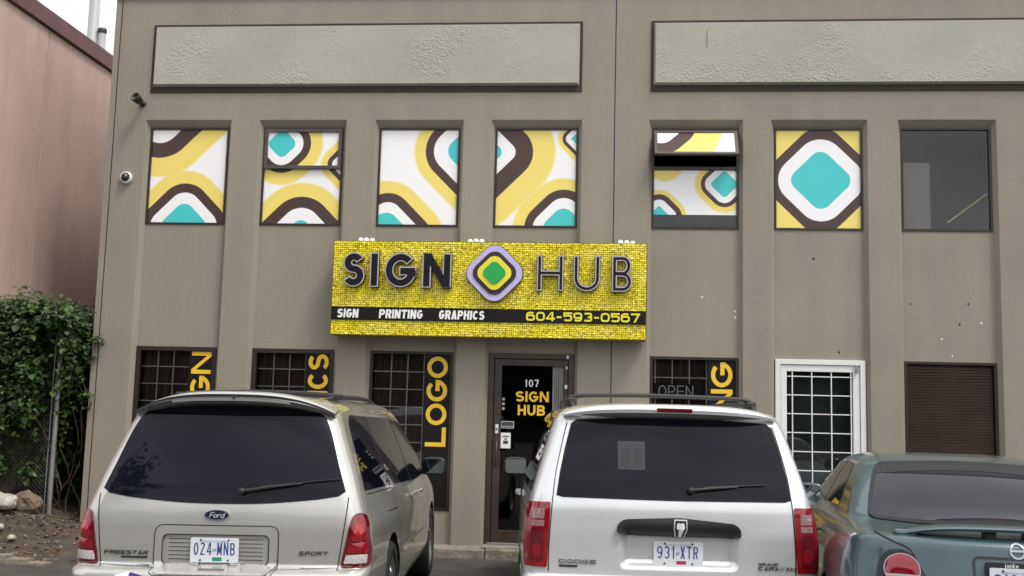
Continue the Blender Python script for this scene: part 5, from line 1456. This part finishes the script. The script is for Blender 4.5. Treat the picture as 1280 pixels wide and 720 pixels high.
# ---------------------------------------------------------------- grey teal saloon
def saloon():
    root = empty('sedan', (2.10, -6.72, 0), math.radians(-5.6)); tag(root, 'grey teal sedan with boot spoiler parked at the right edge', 'sedan')
    #  z     w     yr    yf    cr   cf   br   bf
    lv = [(.18, .74, .14, 4.5, .15, .5, .05, .3), (.26, .83, -.02, 4.68, .2, .55, .10, .35), (.42, .885, -.06, 4.74, .24, .6, .14, .4), (.58, .893, -.05, 4.72, .26, .6, .14, .4), (.66, .893, -.02, 4.66, .26, .6, .14, .4),
          (.76, .890, .00, 4.52, .26, .55, .14, .38), (.84, .880, .015, 4.30, .26, .5, .14, .36), (.91, .862, .035, 3.98, .25, .45, .13, .34), (.955, .845, .046, 3.72, .23, .4, .12, .3), (.99, .825, .058, 3.58, .21, .36, .12, .28), (1.012, .805, .095, 3.50, .2, .34, .12, .26), (1.022, .790, .20, 3.48, .19, .33, .12, .25), (1.030, .782, .38, 3.46, .18, .32, .12, .24),
          (1.040, .772, .60, 3.42, .16, .3, .11, .24), (1.055, .760, .74, 3.37, .15, .3, .11, .22), (1.10, .738, .84, 3.26, .15, .28, .11, .22), (1.20, .690, 1.05, 3.05, .15, .26, .11, .2), (1.30, .635, 1.28, 2.82, .15, .25, .11, .18), (1.355, .595, 1.44, 2.66, .16, .22, .10, .16), (1.385, .545, 1.60, 2.52, .18, .2, .08, .15), (1.405, .46, 1.80, 2.38, .16, .15, .05, .1), (1.416, .30, 2.0, 2.2, .08, .05, .02, .05)]
    car = Car(root, lv, M['teal'], [(1.02, .885), (3.78, .885)], plan=.06, wheel_r=.315)
    # rear window with heavy surround
    rp = [(-.625, 1.075), (-.60, 1.060)]+curve([(-.4, 1.052), (0, 1.048), (.4, 1.052)], 5)+[(.60, 1.060), (.625, 1.075)]+curve([(.60, 1.15), (.545, 1.27), (.50, 1.335)], 4)+curve([(.47, 1.348), (.2, 1.362), (0, 1.365), (-.2, 1.362), (-.47, 1.348)], 5)+curve([(-.50, 1.335), (-.545, 1.27), (-.60, 1.15)], 4)
    car.patch('rear_window', rp, M['carglass2'], .004, .01)
    car.strip('window_seal', rp, .022, M['rubber'], .005, closed=True)
    top = curve([(.525, 1.290), (.2, 1.318), (0, 1.322), (-.2, 1.318), (-.525, 1.290)], 6)
    car.patch('sunshade_band', [(.49, 1.338), (.2, 1.353), (0, 1.356), (-.2, 1.353), (-.49, 1.338)][::-1]+top, M['rubber'], .0055, .002)
    # lamps
    for sg in (1, -1):
        mm = (lambda P: P) if sg > 0 else mirror
        la = car.patch('tail_lamp', mm(rpoly([(.44, .70), (.675, .70), (.690, .80), (.680, .885), (.635, .944), (.545, .948), (.492, .905)], .05)), M['trim'], .006, .012, step=.02)
        cx, cz = .565, .845
        car.patch('lamp_bezel', mm(ellipse(cx, cz, .091, .083, 36)), M['darkchrome'], .012, .01, step=.02, parent=la)
        up = [(cx+.086*math.cos(a), cz+.078*math.sin(a)) for a in [-.30+(PI+.60)*i/24 for i in range(25)]]
        lo = [(cx+.086*math.cos(a), cz-.004+.074*math.sin(a)) for a in [-.38-(PI-.76)*i/20 for i in range(21)]][::-1]
        car.patch('brake_lens', mm(up), M['red'], .017, .008, step=.02, parent=la, dome=.008)
        car.patch('indicator_lens', mm(lo), M['amber'], .017, .008, step=.02, parent=la, dome=.008)
        car.patch('reversing_lens', mm(ellipse(.525, .745, .06, .03, 24)), M['clear'], .012, .008, step=.02, parent=la)
    gap = curve([(.68, 1.02), (.60, .985), (.53, .955), (.50, .91), (.41, .72)], 5)
    car.strip('boot_gap', gap, .008, M['seam'], .0035); car.strip('boot_gap', mirror(gap), .008, M['seam'], .0035)
    # boot spoiler
    secs = []
    for i in range(31):
        t = -1+2*i/30; x = .60*t; c = abs(t)**5
        zb = 1.056-.022*t*t-.046*c; y = .13+.10*t*t+.02*c; th = .024*(1-.35*c)
        secs.append([(x, y-.02, zb), (x, y-.03, zb+th*.6), (x, y-.01, zb+th), (x, y+.08, zb+th*1.25), (x, y+.17, zb+th*.6), (x, y+.18, zb+th*.1), (x, y+.08, zb-.004)])
    sp = bar_loft('boot_spoiler', secs, M['teal'], root)
    for sx in (-1, 1):
        g = MB(); P = [(sx*.50, .22, .985), (sx*.535, .23, 1.03)]; g.bbox(sx*.53-.06, sx*.53+.06, .19, .33, .985, 1.045, .018); g.build('spoiler_foot', M['teal'], sp)
    g = MB(); g.bbox(-.13, -.07, .16, .26, .985, 1.06, .012); g.build('spoiler_foot', M['trim'], sp); g = MB(); g.bbox(.07, .13, .16, .26, .985, 1.06, .012); g.build('spoiler_foot', M['trim'], sp)
    # ring emblem with a bar
    q = ellipse(0, .966, .034, .034, 32)
    car.strip('ring_emblem', q, .009, M['darkchrome'], .008, closed=True, step=.01); car.patch('emblem_bar', rpoly([(-.038, .963), (.038, .963), (.038, .973), (-.038, .973)], .003), M['darkchrome'], .010, .006, step=.03)
    # plate recess
    P = rpoly([(-.215, .735), (.215, .735), (.215, .930), (-.215, .930)], .03)
    car.strip('plate_surround', P, .012, M['trim'], .005, closed=True, step=.02)
    g0 = car.rear(0, .83, .014)[0].y
    fr = MB(); fr.prism(rpoly([(-.165, .745), (.165, .745), (.165, .912), (-.165, .912)], .01), 'y', g0-.004, g0+.02); fo = fr.build('plate_frame', M['trim'], root)
    t, l_ = lay_text('jonke', .022, .55, .14, .003, False)
    for c, x, k in t:
        me = letter_mesh('frame_letter', c, .022, k, .14, .0012); me.transform(Matrix(((1, 0, 0, -.075+x), (0, 0, -1, g0-.0042), (0, 1, 0, .890), (0, 0, 0, 1)))); link('frame_letter', me, M['offwhite'], fo)
    licence_plate(car, 0, .812, '216', M['decalred'], off=.026)
    for sg in (1, -1):
        A = rpoly([(1.42, 1.075), (2.18, 1.055), (2.10, 1.345), (1.72, 1.34)], [.06, .02, .03, .08]); B = rpoly([(2.22, 1.053), (3.30, 1.035), (2.66, 1.315), (2.14, 1.345)], [.02, .02, .06, .02])
        for P in (A, B): car.patch('side_window', P, M['carglass'], .004, .008, on='side', sg=sg, step=.05)
        car.strip('pillar_trim', [(2.20, 1.05), (2.12, 1.35)], .04, M['rubber'], .003, on='side', sg=sg)
        for P in ([(1.42, 1.05), (1.40, .85), (1.48, .60), (1.42, .45)], [(2.22, 1.03), (2.20, .40)], [(3.18, 1.02), (3.22, .55)]): car.strip('panel_gap', P, .008, M['seam'], .0015, on='side', sg=sg)
        for y in (1.58, 2.42):
            g = MB(); a = car.side(y-.09, .90, .02, sg)[0]; b = car.side(y+.09, .90, .02, sg)[0]; c_ = car.side(y, .90, .04, sg)[0]
            g.tube([a, c_, b], .013, 8); g.build('door_handle', M['teal'], root)
        side_mirror(car, 3.30, 1.03, sg, .66, M['teal'])
    car.patch('windscreen', rpoly([(-.55, 2.62), (.55, 2.62), (.66, 3.2), (0, 3.38), (-.66, 3.2)], .05), M['carglass2'], .005, .01, on='top')
    car.wheel(1.02, .87, .315, M['alloy']); car.wheel(3.78, .87, .315, M['alloy'])
saloon()

# ---------------------------------------------------------------- tree behind the viewer, seen only as a reflection
def mirrored_tree():
    r = random.Random(31); base = Vector((-12.6, -21.0, 0))
    root = empty('broadleaf_tree', base); tag(root, 'broad dark tree behind the viewer, mirrored in the left van window', 'tree')
    g = MB(); g.tube(curve([(0, 0, -.1), (.1, 0, 2.5), (-.05, .1, 5), (.1, 0, 8.5)], 4), [.32-.02*i for i in range(13)], 10)
    for k in range(9):
        a = k*2.4; z = 3.5+k*.55; g.tube(curve([(0, 0, z), (math.cos(a)*1.2, math.sin(a)*1.2, z+1.0), (math.cos(a)*2.3, math.sin(a)*2.3, z+1.6)], 3), [.10, .09, .08, .07, .05, .04, .02], 6)
    g.build('trunk', M['stem'], root)
    g = MB()
    for _ in range(110):
        a = r.uniform(0, 2*PI); u = r.random()**.5; zz = r.uniform(-1, 1); rad = 2.7*u*math.sqrt(max(.05, 1-zz*zz*.8))
        c = Vector((rad*math.cos(a), rad*math.sin(a), 7.4+3.6*zz)); s_ = r.uniform(.5, .9)
        for _ in range(50):
            q = c+Vector((r.gauss(0, 1), r.gauss(0, 1), r.gauss(0, .8)))*s_*.6
            add_leaf(g, q, Vector((r.uniform(-1, 1), r.uniform(-1, 1), r.uniform(-1, .4))), Vector((0, 0, 1)), r.uniform(.16, .30))
    tag(g.build('crown', M['leaf'], root, recalc=False), kind='stuff')
mirrored_tree()
